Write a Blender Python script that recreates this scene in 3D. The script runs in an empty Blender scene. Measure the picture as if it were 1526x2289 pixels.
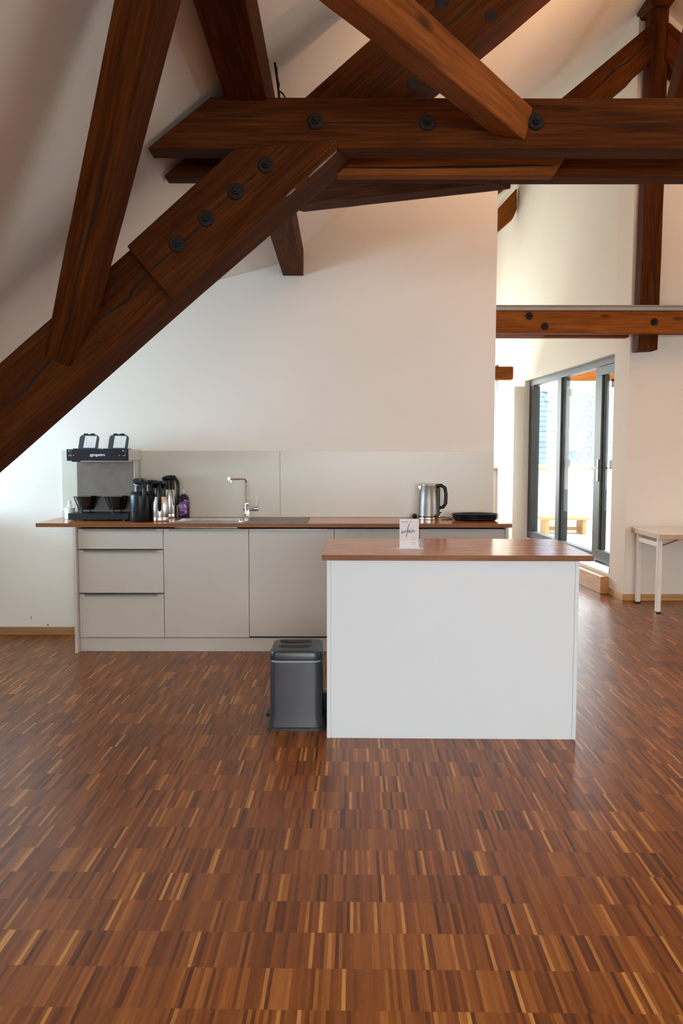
import bpy, bmesh, math, random
import numpy as np
from mathutils import Vector, Matrix

random.seed(7)
SC = bpy.context.scene
COL = SC.collection

# ------------------------------------------------------------------ camera
FPX, CAMH, PITCH, ROLL, YAW = 1804.0, 1.411, 0.0734, 0.0012, 0.0007
cam_d = bpy.data.cameras.new('camera')
cam_d.sensor_fit = 'VERTICAL'
cam_d.sensor_height = 36.0
cam_d.lens = 36.0 * FPX / 2289.0
cam_d.clip_start = 0.05
cam_d.clip_end = 200
cam = bpy.data.objects.new('camera', cam_d)
COL.objects.link(cam)
fwd = Vector((math.sin(YAW) * math.cos(PITCH), math.cos(YAW) * math.cos(PITCH), -math.sin(PITCH)))
right = Vector((math.cos(YAW), -math.sin(YAW), 0))
up = right.cross(fwd)
r2 = right * math.cos(ROLL) + up * math.sin(ROLL)
u2 = up * math.cos(ROLL) - right * math.sin(ROLL)
M = Matrix((r2, u2, -fwd)).transposed().to_4x4()
M.translation = Vector((0, 0, CAMH))
cam.matrix_world = M
SC.camera = cam


def at(x, y, Y=None, z=None, X=None):
    """photo pixel -> point in the room on the plane Y=, z= or X="""
    a, b = x - 763.0, y - 1144.5
    d = r2 * (a / FPX) - u2 * (b / FPX) + fwd
    if Y is not None:
        t = Y / d.y
    elif z is not None:
        t = (z - CAMH) / d.z
    else:
        t = X / d.x
    return Vector((d.x * t, d.y * t, CAMH + d.z * t))


# ------------------------------------------------------------------ view, world, daylight
vs = SC.view_settings
vs.view_transform = 'Standard'
vs.look = 'None'
vs.exposure = 0.24
vs.gamma = 1.0
vs.use_curve_mapping = False

wd = bpy.data.worlds.new('sky')
SC.world = wd
wd.use_nodes = True
wd.node_tree.nodes['Background'].inputs[0].default_value = (0.86, 0.93, 1.0, 1)
wd.node_tree.nodes['Background'].inputs[1].default_value = 5.5


def area(name, loc, rot, sx, sy, power, col, spread=180):
    l = bpy.data.lights.new(name, 'AREA')
    l.shape = 'RECTANGLE'
    l.size, l.size_y = sx, sy
    l.energy = power
    l.color = col
    l.spread = math.radians(spread)
    o = bpy.data.objects.new(name, l)
    o.location = loc
    o.rotation_euler = rot
    COL.objects.link(o)
    return o


HP = math.pi / 2
# daylight arriving at the windows (dormer beside the kitchen, dormer beside the camera,
# gable windows behind the camera, dormers of the opposite roof side, terrace glazing)
DN = math.radians(24)      # sky light falls in slanting downwards
area('daylight_dormer_kitchen', (-4.8, 5.1, 1.37), (0, -HP, 0), 0.66, 2.0, 118, (0.50, 0.73, 1.0), 150)
area('daylight_dormer_near', (-3.22, -0.5, 1.58), (0, -HP + DN, 0), 1.0, 3.2, 105, (0.52, 0.76, 1.0), 165)
area('daylight_gable', (0.9, -4.8, 1.6), (HP - DN, 0, 0), 4.4, 1.6, 86, (0.95, 0.98, 1.0), 115)
area('daylight_dormer_opposite', (8.86, 2.5, 1.58), (0, HP, 0), 1.0, 5.8, 60, (1.0, 0.91, 0.78), 170)
area('daylight_far_window', (0.6, 13.4, 1.9), (HP, 0, math.pi), 3.0, 2.2, 130, (0.96, 1.0, 0.94))

# ------------------------------------------------------------------ materials
MATS = {}


def newmat(name):
    m = bpy.data.materials.new(name)
    m.use_nodes = True
    nt = m.node_tree
    b = nt.nodes['Principled BSDF']
    MATS[name] = m
    return m, nt, b


def N(nt, kind, **kw):
    n = nt.nodes.new(kind)
    for k, v in kw.items():
        setattr(n, k, v)
    return n


def ramp(nt, stops):
    r = N(nt, 'ShaderNodeValToRGB')
    el = r.color_ramp.elements
    while len(el) > 1:
        el.remove(el[-1])
    el[0].position = stops[0][0]
    el[0].color = (*stops[0][1], 1)
    for p, c in stops[1:]:
        e = el.new(p)
        e.color = (*c, 1)
    return r


def plain(name, col, rough=0.5, metal=0.0, var=0.03, vscale=6.0, bump=0.0, bscale=200.0, spec=0.5, coat=0.0):
    m, nt, b = newmat(name)
    tc = N(nt, 'ShaderNodeTexCoord')
    nz = N(nt, 'ShaderNodeTexNoise')
    nz.inputs['Scale'].default_value = vscale
    nz.inputs['Detail'].default_value = 4
    nt.links.new(tc.outputs['Object'], nz.inputs['Vector'])
    lo = tuple(max(0, c * (1 - var)) for c in col)
    hi = tuple(min(1, c * (1 + var)) for c in col)
    r = ramp(nt, [(0.3, lo), (0.7, hi)])
    nt.links.new(nz.outputs['Fac'], r.inputs[0])
    nt.links.new(r.outputs[0], b.inputs['Base Color'])
    b.inputs['Roughness'].default_value = rough
    b.inputs['Metallic'].default_value = metal
    b.inputs['Specular IOR Level'].default_value = spec
    b.inputs['Coat Weight'].default_value = coat
    if bump > 0:
        n2 = N(nt, 'ShaderNodeTexNoise')
        n2.inputs['Scale'].default_value = bscale
        nt.links.new(tc.outputs['Object'], n2.inputs['Vector'])
        bp = N(nt, 'ShaderNodeBump')
        bp.inputs['Strength'].default_value = bump
        bp.inputs['Distance'].default_value = 0.002
        nt.links.new(n2.outputs['Fac'], bp.inputs['Height'])
        nt.links.new(bp.outputs[0], b.inputs['Normal'])
    return m


def wood(name, dark, mid, light, rough=0.55, ring=9.0, fine=90.0, bump=0.25, coat=0.0, spec=0.4, alongs=0.9):
    """grain follows the 'grain' attribute (x along the timber)"""
    m, nt, b = newmat(name)
    L = nt.links.new
    atn = N(nt, 'ShaderNodeAttribute', attribute_name='grain')
    mp = N(nt, 'ShaderNodeMapping')
    mp.inputs['Scale'].default_value = (alongs, ring, ring)
    L(atn.outputs['Vector'], mp.inputs['Vector'])
    n1 = N(nt, 'ShaderNodeTexNoise')
    n1.inputs['Scale'].default_value = 1.0
    n1.inputs['Detail'].default_value = 6
    n1.inputs['Distortion'].default_value = 0.9
    L(mp.outputs[0], n1.inputs['Vector'])
    mp2 = N(nt, 'ShaderNodeMapping')
    mp2.inputs['Scale'].default_value = (4.0, fine, fine)
    L(atn.outputs['Vector'], mp2.inputs['Vector'])
    n2 = N(nt, 'ShaderNodeTexNoise')
    n2.inputs['Scale'].default_value = 1.0
    n2.inputs['Detail'].default_value = 5
    L(mp2.outputs[0], n2.inputs['Vector'])
    mx = N(nt, 'ShaderNodeMix', data_type='FLOAT')
    mx.inputs[0].default_value = 0.55
    L(n1.outputs['Fac'], mx.inputs[2])
    L(n2.outputs['Fac'], mx.inputs[3])
    r = ramp(nt, [(0.34, dark), (0.5, mid), (0.68, light)])
    L(mx.outputs[0], r.inputs[0])
    # knots
    mp3 = N(nt, 'ShaderNodeMapping')
    mp3.inputs['Scale'].default_value = (2.0, 5.5, 5.5)
    L(atn.outputs['Vector'], mp3.inputs['Vector'])
    vo = N(nt, 'ShaderNodeTexVoronoi')
    vo.inputs['Scale'].default_value = 1.0
    L(mp3.outputs[0], vo.inputs['Vector'])
    kr = ramp(nt, [(0.05, (0.35, 0.35, 0.35)), (0.13, (1, 1, 1))])
    L(vo.outputs['Distance'], kr.inputs[0])
    mul = N(nt, 'ShaderNodeMix', data_type='RGBA', blend_type='MULTIPLY')
    mul.inputs[0].default_value = 1.0
    L(r.outputs[0], mul.inputs[6])
    L(kr.outputs[0], mul.inputs[7])
    L(mul.outputs[2], b.inputs['Base Color'])
    b.inputs['Roughness'].default_value = rough
    b.inputs['Specular IOR Level'].default_value = spec
    b.inputs['Coat Weight'].default_value = coat
    b.inputs['Coat Roughness'].default_value = 0.15
    if bump > 0:
        bp = N(nt, 'ShaderNodeBump')
        bp.inputs['Strength'].default_value = bump
        bp.inputs['Distance'].default_value = 0.004
        L(mx.outputs[0], bp.inputs['Height'])
        L(bp.outputs[0], b.inputs['Normal'])
    return m


wood('timber', (0.032, 0.0078, 0.0013), (0.066, 0.0165, 0.0026), (0.120, 0.034, 0.0055), rough=0.75, spec=0.08)
wood('timber_lit', (0.13, 0.035, 0.005), (0.22, 0.064, 0.0092), (0.31, 0.10, 0.017), rough=0.7, spec=0.1)  # brighter copy of timber, light falling on the beams put into its colour
wood('timber_bare', (0.16, 0.075, 0.032), (0.27, 0.14, 0.065), (0.36, 0.2, 0.1), rough=0.7)
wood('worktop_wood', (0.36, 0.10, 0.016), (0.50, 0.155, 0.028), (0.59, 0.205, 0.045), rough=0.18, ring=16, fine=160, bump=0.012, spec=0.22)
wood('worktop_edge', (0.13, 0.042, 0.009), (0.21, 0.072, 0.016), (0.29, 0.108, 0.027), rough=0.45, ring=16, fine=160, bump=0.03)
wood('oak', (0.42, 0.21, 0.075), (0.55, 0.29, 0.11), (0.64, 0.37, 0.16), rough=0.4, ring=10, fine=120, bump=0.05)
wood('baseboard_wood', (0.27, 0.13, 0.05), (0.37, 0.19, 0.08), (0.45, 0.25, 0.11), rough=0.45, ring=10, fine=120, bump=0.05)
plain('crack', (0.008, 0.003, 0.0015), 0.9)
plain('paint_worn', (0.26, 0.17, 0.13), 0.8, var=0.3, vscale=60)
plain('wall_white', (0.83, 0.765, 0.685), 0.85, var=0.012, vscale=1.5, bump=0.12, bscale=260)
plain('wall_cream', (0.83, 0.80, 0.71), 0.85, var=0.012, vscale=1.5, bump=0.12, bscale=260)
plain('ceiling_white', (0.76, 0.70, 0.63), 0.88, var=0.015, vscale=1.2, bump=0.1, bscale=260)
plain('wall_scuff', (0.2, 0.17, 0.15), 0.9)
plain('cabinet_white', (0.58, 0.52, 0.46), 0.42, var=0.01)
plain('panel_white', (0.755, 0.79, 0.80), 0.5, var=0.008, vscale=3)
plain('cabinet_dark', (0.05, 0.045, 0.04), 0.7)
plain('handle_grey', (0.24, 0.22, 0.21), 0.38, metal=0.85)
plain('backsplash_cream', (0.64, 0.60, 0.51), 0.28, var=0.008)
plain('iron', (0.012, 0.008, 0.006), 0.55, metal=0.15, var=0.3, vscale=40, spec=0.25)
plain('steel', (0.70, 0.68, 0.66), 0.27, metal=1.0, var=0.04, vscale=30)
plain('steel_brushed', (0.30, 0.265, 0.24), 0.42, metal=1.0, var=0.08, vscale=14)
plain('steel_column', (0.20, 0.172, 0.15), 0.5, metal=0.9, var=0.1, vscale=9)
plain('chrome', (0.82, 0.82, 0.83), 0.08, metal=1.0)
plain('aluminium_light', (0.62, 0.60, 0.55), 0.45, metal=0.4)
plain('channel_grey', (0.34, 0.32, 0.29), 0.45, metal=0.4)
plain('black_plastic', (0.008, 0.008, 0.009), 0.34, var=0.1, spec=0.3)
plain('black_gloss', (0.006, 0.006, 0.007), 0.1)
plain('black_panel', (0.010, 0.013, 0.019), 0.5, spec=0.3)
plain('black_lacquer', (0.008, 0.009, 0.011), 0.34, spec=0.3)
plain('flap_grey', (0.05, 0.053, 0.06), 0.5)
plain('white_plastic', (0.82, 0.82, 0.82), 0.35)
plain('white_paper', (0.83, 0.82, 0.82), 0.7)
plain('card_pinkish', (0.74, 0.68, 0.665), 0.35)
plain('print_grey', (0.35, 0.35, 0.38), 0.8)
plain('print_red', (0.55, 0.20, 0.24), 0.8)
plain('print_rose', (0.68, 0.50, 0.50), 0.8)
plain('print_blue', (0.035, 0.16, 0.29), 0.7)
plain('print_slate', (0.25, 0.33, 0.40), 0.8)
plain('lamp_red', (0.55, 0.012, 0.015), 0.2)
plain('porcelain', (0.85, 0.86, 0.87), 0.15)
plain('soap_dark', (0.035, 0.018, 0.035), 0.1)
plain('label_purple', (0.21, 0.055, 0.36), 0.4, var=0.1)
plain('label_dark', (0.06, 0.01, 0.11), 0.5)
plain('label_cyan', (0.05, 0.35, 0.55), 0.5)
plain('cap_cream', (0.72, 0.63, 0.56), 0.4)
plain('cap_grey', (0.22, 0.23, 0.22), 0.3)
plain('bin_grey', (0.066, 0.066, 0.071), 0.33, metal=0.45, var=0.05)
plain('bin_lid', (0.02, 0.02, 0.021), 0.3)
plain('frame_grey', (0.085, 0.094, 0.091), 0.5, spec=0.3)
plain('gasket_black', (0.012, 0.013, 0.013), 0.5)
plain('table_white', (0.86, 0.83, 0.80), 0.2)
plain('table_leg_white', (0.82, 0.80, 0.76), 0.4)
plain('beech', (0.56, 0.36, 0.22), 0.45, var=0.08, vscale=20)
plain('terrace_stone', (0.66, 0.66, 0.66), 0.6, var=0.05)
plain('terrace_white', (0.84, 0.84, 0.82), 0.8)
plain('slate', (0.115, 0.155, 0.22), 0.55, var=0.25, vscale=3)
plain('house_white', (0.8, 0.8, 0.8), 0.8)
plain('window_dark', (0.08, 0.09, 0.09), 0.3)
plain('cable_black', (0.01, 0.01, 0.01), 0.5)

# clear film (bin liner) and glass
m, nt, b = newmat('liner_film')
b.inputs['Base Color'].default_value = (0.62, 0.68, 0.75, 1)
b.inputs['Roughness'].default_value = 0.12
b.inputs['Alpha'].default_value = 0.55
m, nt, b = newmat('glass')
out = nt.nodes['Material Output']
nt.nodes.remove(b)
tr = N(nt, 'ShaderNodeBsdfTransparent')
tr.inputs[0].default_value = (0.95, 0.975, 0.965, 1)
gl = N(nt, 'ShaderNodeBsdfGlossy')
gl.inputs['Roughness'].default_value = 0.02
lw = N(nt, 'ShaderNodeLayerWeight')
lw.inputs[0].default_value = 0.5
pw5 = N(nt, 'ShaderNodeMath', operation='POWER')
pw5.inputs[1].default_value = 5.0
nt.links.new(lw.outputs['Facing'], pw5.inputs[0])
fr = N(nt, 'ShaderNodeMath', operation='MULTIPLY_ADD')
fr.inputs[1].default_value = 0.13
fr.inputs[2].default_value = 0.006
nt.links.new(pw5.outputs[0], fr.inputs[0])
mx = N(nt, 'ShaderNodeMixShader')
nt.links.new(fr.outputs[0], mx.inputs[0])
nt.links.new(tr.outputs[0], mx.inputs[1])
nt.links.new(gl.outputs[0], mx.inputs[2])
nt.links.new(mx.outputs[0], out.inputs[0])
m, nt, b = newmat('acrylic')
b.inputs['Base Color'].default_value = (0.9, 0.92, 0.92, 1)
b.inputs['Roughness'].default_value = 0.06
b.inputs['Alpha'].default_value = 0.45

# lamella parquet: tone per strip, fine grain along the strip
m, nt, b = newmat('parquet')
L = nt.links.new
ta = N(nt, 'ShaderNodeAttribute', attribute_name='tone')
geo = N(nt, 'ShaderNodeNewGeometry')
mp = N(nt, 'ShaderNodeMapping')
mp.inputs['Scale'].default_value = (260, 14, 1)
L(geo.outputs['Position'], mp.inputs['Vector'])
nz = N(nt, 'ShaderNodeTexNoise')
nz.inputs['Scale'].default_value = 1.0
nz.inputs['Detail'].default_value = 5
nz.inputs['Distortion'].default_value = 0.4
L(mp.outputs[0], nz.inputs['Vector'])
ad = N(nt, 'ShaderNodeMath', operation='MULTIPLY_ADD')
ad.inputs[1].default_value = 0.34
L(nz.outputs['Fac'], ad.inputs[0])
sub = N(nt, 'ShaderNodeMath', operation='SUBTRACT')
sub.inputs[1].default_value = 0.17
L(ta.outputs['Fac'], sub.inputs[0])
L(sub.outputs[0], ad.inputs[2])
rp = ramp(nt, [(0.0, (0.050, 0.0135, 0.0025)), (0.28, (0.148, 0.0375, 0.0055)), (0.55, (0.250, 0.071, 0.0100)),
               (0.8, (0.37, 0.130, 0.023)), (1.0, (0.58, 0.27, 0.068))])
L(ad.outputs[0], rp.inputs[0])
L(rp.outputs[0], b.inputs['Base Color'])
b.inputs['Roughness'].default_value = 0.36
b.inputs['Specular IOR Level'].default_value = 0.32
rr = N(nt, 'ShaderNodeMapRange')
rr.inputs[3].default_value = 0.26
rr.inputs[4].default_value = 0.36
L(nz.outputs['Fac'], rr.inputs[0])
L(rr.outputs[0], b.inputs['Roughness'])
bp = N(nt, 'ShaderNodeBump')
bp.inputs['Strength'].default_value = 0.03
bp.inputs['Distance'].default_value = 0.001
L(nz.outputs['Fac'], bp.inputs['Height'])
L(bp.outputs[0], b.inputs['Normal'])


# ------------------------------------------------------------------ mesh builders
class MB:
    def __init__(self):
        self.v = []
        self.f = []

    def add(self, vs_, fs):
        n = len(self.v)
        self.v += [tuple(p) for p in vs_]
        self.f += [tuple(i + n for i in f) for f in fs]
        return self

    def box(self, x0, x1, y0, y1, z0, z1):
        v = [(x, y, z) for z in (z0, z1) for y in (y0, y1) for x in (x0, x1)]
        return self.add(v, [(0, 2, 3, 1), (4, 5, 7, 6), (0, 1, 5, 4), (2, 6, 7, 3), (0, 4, 6, 2), (1, 3, 7, 5)])

    def obox(self, P, u, n, m, l0, l1, t, h):
        """box from corner line P + u*l, spanning n*t and m*h"""
        P, u, n, m = Vector(P), Vector(u), Vector(n), Vector(m)
        v = [P + u * a + n * b + m * c for c in (0, h) for b in (0, t) for a in (l0, l1)]
        return self.add(v, [(0, 2, 3, 1), (4, 5, 7, 6), (0, 1, 5, 4), (2, 6, 7, 3), (0, 4, 6, 2), (1, 3, 7, 5)])

    def prism(self, poly, d):
        """polygon of 3-D points extruded by vector d"""
        d = Vector(d)
        poly = [Vector(p) for p in poly]
        n = len(poly)
        fs = [tuple(range(n)), tuple(range(2 * n - 1, n - 1, -1))]
        for i in range(n):
            j = (i + 1) % n
            fs.append((i, n + i, n + j, j))
        return self.add(poly + [p + d for p in poly], fs)

    def lathe(self, prof, c=(0, 0, 0), seg=32, axis='z', sx=1.0, sy=1.0, cap=True):
        v = []
        for r, h in prof:
            for k in range(seg):
                a = 2 * math.pi * k / seg
                p = (r * math.cos(a) * sx, r * math.sin(a) * sy, h)
                if axis == 'y':
                    p = (p[0], h, p[1])
                elif axis == 'x':
                    p = (h, p[0], p[1])
                v.append((p[0] + c[0], p[1] + c[1], p[2] + c[2]))
        fs = []
        for i in range(len(prof) - 1):
            for k in range(seg):
                j = (k + 1) % seg
                fs.append((i * seg + k, i * seg + j, (i + 1) * seg + j, (i + 1) * seg + k))
        if cap:
            fs.append(tuple(range(seg - 1, -1, -1)))
            b_ = (len(prof) - 1) * seg
            fs.append(tuple(range(b_, b_ + seg)))
        return self.add(v, fs)

    def tube(self, pts, r, seg=10, flat=1.0):
        pts = [Vector(p) for p in pts]
        n = len(pts)
        rs = r if isinstance(r, (list, tuple)) else [r] * n
        v = []
        prev = None
        for i, p in enumerate(pts):
            t = (pts[min(i + 1, n - 1)] - pts[max(i - 1, 0)]).normalized()
            if prev is None:
                a = t.cross(Vector((0, 0, 1)))
                if a.length < 1e-3:
                    a = t.cross(Vector((0, 1, 0)))
                a.normalize()
            else:
                a = prev - t * prev.dot(t)
                if a.length < 1e-5:
                    a = t.cross(Vector((0, 1, 0)))
                a.normalize()
            prev = a
            b_ = t.cross(a)
            for k in range(seg):
                an = 2 * math.pi * k / seg
                v.append(p + a * (rs[i] * math.cos(an)) + b_ * (rs[i] * flat * math.sin(an)))
        fs = []
        for i in range(n - 1):
            for k in range(seg):
                j = (k + 1) % seg
                fs.append((i * seg + k, i * seg + j, (i + 1) * seg + j, (i + 1) * seg + k))
        fs.append(tuple(range(seg - 1, -1, -1)))
        fs.append(tuple(range((n - 1) * seg, n * seg)))
        return self.add(v, fs)

    def loft(self, rings):
        n = len(rings[0])
        v = [p for r in rings for p in r]
        fs = []
        for i in range(len(rings) - 1):
            for k in range(n):
                j = (k + 1) % n
                fs.append((i * n + k, i * n + j, (i + 1) * n + j, (i + 1) * n + k))
        fs.append(tuple(range(n - 1, -1, -1)))
        fs.append(tuple(range((len(rings) - 1) * n, len(rings) * n)))
        return self.add(v, fs)

    def build(self, name, mat, parent=None, bevel=0.0, smooth=False, axis=None, rough=0.0, seg=1, kind=None, lab=None):
        me = bpy.data.meshes.new(name)
        bm = bmesh.new()
        vs_ = [bm.verts.new(p) for p in self.v]
        for f in self.f:
            try:
                bm.faces.new([vs_[i] for i in f])
            except ValueError:
                pass
        bmesh.ops.recalc_face_normals(bm, faces=bm.faces)
        if bevel > 0:
            ed = [e for e in bm.edges if len(e.link_faces) == 2 and e.calc_face_angle(0) > 0.6]
            bmesh.ops.bevel(bm, geom=ed, offset=bevel, segments=seg, affect='EDGES', profile=0.6)
        if rough > 0:                       # hewn, slightly uneven timber
            ax0 = Vector(axis).normalized()
            cutters = 14
            ds = [v.co.dot(ax0) for v in bm.verts]
            lo, hi = min(ds), max(ds)
            for k in range(1, cutters):
                d = lo + (hi - lo) * k / cutters
                bmesh.ops.bisect_plane(bm, geom=bm.verts[:] + bm.edges[:] + bm.faces[:], plane_co=ax0 * d, plane_no=ax0)
            rnd = random.Random(len(self.v) + int(abs(self.v[0][0]) * 977))
            offs = {}
            for v in bm.verts:
                key = round(v.co.dot(ax0) * 6)
                if key not in offs:
                    offs[key] = Vector((rnd.uniform(-1, 1), rnd.uniform(-1, 1), rnd.uniform(-1, 1))) * rough
                v.co += offs[key] - ax0 * offs[key].dot(ax0)
        bm.to_mesh(me)
        bm.free()
        if axis is not None:
            a = Vector(axis).normalized()
            b_ = a.cross(Vector((0, 0, 1)))
            if b_.length < 0.1:
                b_ = a.cross(Vector((0, 1, 0)))
            b_.normalize()
            c = a.cross(b_)
            g = me.attributes.new('grain', 'FLOAT_VECTOR', 'POINT')
            off = random.uniform(0, 20)
            for i, v in enumerate(me.vertices):
                g.data[i].vector = (v.co.dot(a) + off, v.co.dot(b_) + off * 0.7, v.co.dot(c) + off * 1.3)
        if smooth:
            for p in me.polygons:
                p.use_smooth = True
            try:
                me.set_sharp_from_angle(angle=0.7)
            except Exception:
                pass
        me.materials.append(MATS[mat])
        o = bpy.data.objects.new(name, me)
        COL.objects.link(o)
        if parent is not None:
            o.parent = parent
            o.matrix_parent_inverse = Matrix.Translation(-Vector(parent.location)) if parent.type == 'EMPTY' and tuple(parent.rotation_euler) == (0, 0, 0) else Matrix.Identity(4)
        if kind:
            o['kind'] = kind
        if lab:
            o['label'] = lab
        return o


def thing(name, label, cat, loc=(0, 0, 0), group=None):
    o = bpy.data.objects.new(name, None)
    o.location = loc
    o.empty_display_size = 0.1
    COL.objects.link(o)
    return tag(o, label, cat, group)


def tag(o, label, cat, group=None):
    o['label'] = label
    o['category'] = cat
    if group:
        o['group'] = group
    return o


def struct(o):
    o['kind'] = 'structure'
    return o


def text_mesh(body, size, bold=0.0):
    cu = bpy.data.curves.new('lettering', 'FONT')
    cu.body = body
    cu.size = size
    cu.align_x = 'CENTER'
    cu.align_y = 'CENTER'
    cu.extrude = 0.0004
    cu.offset = bold
    o = bpy.data.objects.new('lettering', cu)
    COL.objects.link(o)
    dg = bpy.context.evaluated_depsgraph_get()
    dg.update()
    me = bpy.data.meshes.new_from_object(o.evaluated_get(dg))
    bpy.data.objects.remove(o)
    bpy.data.curves.remove(cu)
    return me


def lettering(body, size, loc, rot, mat, parent, bold=0.0, name='lettering'):
    me = text_mesh(body, size, bold)
    me.materials.clear()
    me.materials.append(MATS[mat])
    me.transform(Matrix.LocRotScale(Vector(loc), __import__('mathutils').Euler(rot), None))
    o = bpy.data.objects.new(name, me)
    COL.objects.link(o)
    if parent is not None:
        o.parent = parent
        if parent.type == 'EMPTY':
            o.matrix_parent_inverse = Matrix.Translation(-Vector(parent.location))
    return o


# ------------------------------------------------------------------ the room shell
YW = 6.18            # kitchen wall
YR = 7.664           # wall face right of the passage
XR = 2.71            # corner of that wall
XL = -3.1            # knee wall
RX = 2.83            # ridge
YF, YB = -5.0, 13.6  # front gable, far end
XE = 1.168           # free end of the kitchen wall
ROT = -0.057         # passage wall is slightly skewed
S = lambda X: 3.19 + 0.825 * X
ZR = S(RX)
XOPP = 2 * RX - XL
DX, DZ, DW = -0.437, S(-0.437), 2.13   # dormer header at the purlin, window head
SD = lambda X: DZ + (X - DX) * (DZ - DW) / (DX - XL)

# floor: recessed base + lamellas
floor = struct(MB().box(XL - 0.1, XOPP + 0.1, YF - 0.1, YB + 0.1, -0.12, -0.0095).build('floor', 'parquet'))
TF = -0.0168
LROW, V0, WST = 0.1657, 1.9482, 0.0104
GAP = 0.00004
rng = np.random.default_rng(3)


def tones(n):
    t = rng.normal(0.47, 0.115, n)
    # lamellas from the same board lie side by side
    run = np.repeat(rng.normal(0, 0.075, n // 3 + 2), 3)[:n]
    t = t + run
    k = rng.random(n)
    t = np.where(k < 0.055, rng.uniform(0.80, 0.98, n), t)
    t = np.where(k > 0.955, rng.uniform(0.05, 0.2, n), t)
    return np.clip(t, 0.02, 1.0)


c_, s_ = math.cos(TF), math.sin(TF)
quads, tn, keep = [], [], []
rows_lo = int(math.floor((0.2 - V0) / LROW))
rows_hi = int(math.ceil((12.0 - V0) / LROW))
near = []
for r in range(rows_lo, rows_hi):
    v0, v1 = V0 + r * LROW, V0 + (r + 1) * LROW
    xlo, xhi = (-2.2, 2.6) if v1 < 2.6 else (-3.25, 5.6)
    if v0 > 8.2:
        xlo, xhi = 0.4, 3.2
    n = int((xhi - xlo) / WST)
    ph = rng.uniform(0, WST)
    u0 = xlo + ph + np.arange(n) * WST
    t = tones(n)
    h = rng.uniform(-0.00012, 0.00012, n)
    for k in range(n):
        quads.append((u0[k] + GAP, u0[k] + WST - GAP, v0 + GAP, v1 - GAP, h[k]))
        tn.append(t[k])
quads = np.array(quads)
tn = np.array(tn)
# the 300 lamellas that show largest: those whose centre lies nearest inside the frame
cu, cv = (quads[:, 0] + quads[:, 1]) / 2, (quads[:, 2] + quads[:, 3]) / 2
wx, wy = cu * c_ - cv * s_, cu * s_ + cv * c_
inframe = (np.abs(wx) < wy * 763 / FPX - 0.005) & (wy > 1.955)
score = np.where(inframe, wy, 1e9)
order = np.argsort(score)
big = order[:300]
rest = np.ones(len(quads), bool)
rest[big] = False
q = quads[rest]
tr_ = tn[rest]
n = len(q)
zt, zb = q[:, 4], np.full(n, -0.010)
cor = []
for (ui, vi) in ((0, 2), (1, 2), (1, 3), (0, 3)):
    U, V = q[:, ui], q[:, vi]
    cor.append((U * c_ - V * s_, U * s_ + V * c_))
vv = np.zeros((n, 8, 3))
for i, (X_, Y_) in enumerate(cor):
    vv[:, i, 0], vv[:, i, 1], vv[:, i, 2] = X_, Y_, zt
    vv[:, i + 4, 0], vv[:, i + 4, 1], vv[:, i + 4, 2] = X_, Y_, zb
base = (np.arange(n) * 8)[:, None, None]
fpat = np.array([[0, 1, 2, 3], [0, 4, 5, 1], [1, 5, 6, 2], [2, 6, 7, 3], [3, 7, 4, 0]])
ff = (base + fpat[None]).reshape(-1, 4)
me = bpy.data.meshes.new('parquet_strips')
me.vertices.add(n * 8)
me.vertices.foreach_set('co', vv.reshape(-1))
me.loops.add(len(ff) * 4)
me.loops.foreach_set('vertex_index', ff.reshape(-1).astype(np.int32))
me.polygons.add(len(ff))
me.polygons.foreach_set('loop_start', (np.arange(len(ff)) * 4).astype(np.int32))
me.update(calc_edges=True)
a_ = me.attributes.new('tone', 'FLOAT', 'FACE')
a_.data.foreach_set('value', np.repeat(tr_, 5).astype(np.float32))
me.shade_flat()
me.materials.append(MATS['parquet'])
so = bpy.data.objects.new('parquet_strips', me)
COL.objects.link(so)
so.parent = floor
so['kind'] = 'stuff'
# single lamellas, sharing a few tones of mesh data
NT = 16
smesh = []
for k in range(NT):
    hx, hy = WST / 2 - GAP, LROW / 2 - GAP
    mb = MB().box(-hx, hx, -hy, hy, -0.0098, 0.0)
    mm = bpy.data.meshes.new('strip')
    mm.from_pydata(mb.v, [], mb.f)
    aa = mm.attributes.new('tone', 'FLOAT', 'FACE')
    aa.data.foreach_set('value', np.full(6, 0.10 + 0.86 * k / (NT - 1), np.float32))
    mm.shade_flat()
    mm.materials.append(MATS['parquet'])
    smesh.append(mm)
for i in big:
    k = int(np.clip(round((tn[i] - 0.10) / 0.86 * (NT - 1)), 0, NT - 1))
    o = bpy.data.objects.new('strip', smesh[k])
    o.location = (wx[i], wy[i], quads[i, 4])
    o.rotation_euler = (0, 0, TF)
    COL.objects.link(o)
    o.parent = floor
# base under the lamellas takes the same tone
ba = floor.data.attributes.new('tone', 'FLOAT', 'FACE')
ba.data.foreach_set('value', np.full(len(floor.data.polygons), 0.42, np.float32))

T = 0.1
# kitchen wall with its free end towards the passage
struct(MB().prism([(XL, YW, 0), (XE, YW, 0), (XE, YW, S(XE)), (DX, YW, DZ), (XL, YW, DW)], (0, 0.14, 0)).build('wall_back', 'wall_white'))
# roof slopes (left slope leaves the dormer openings free)
ce = MB()


def slab(mb, x0, x1, y0, y1, f):
    mb.prism([(x0, y0, f(x0)), (x1, y0, f(x1)), (x1, y0, f(x1) + T), (x0, y0, f(x0) + T)], (0, y1 - y0, 0))


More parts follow.
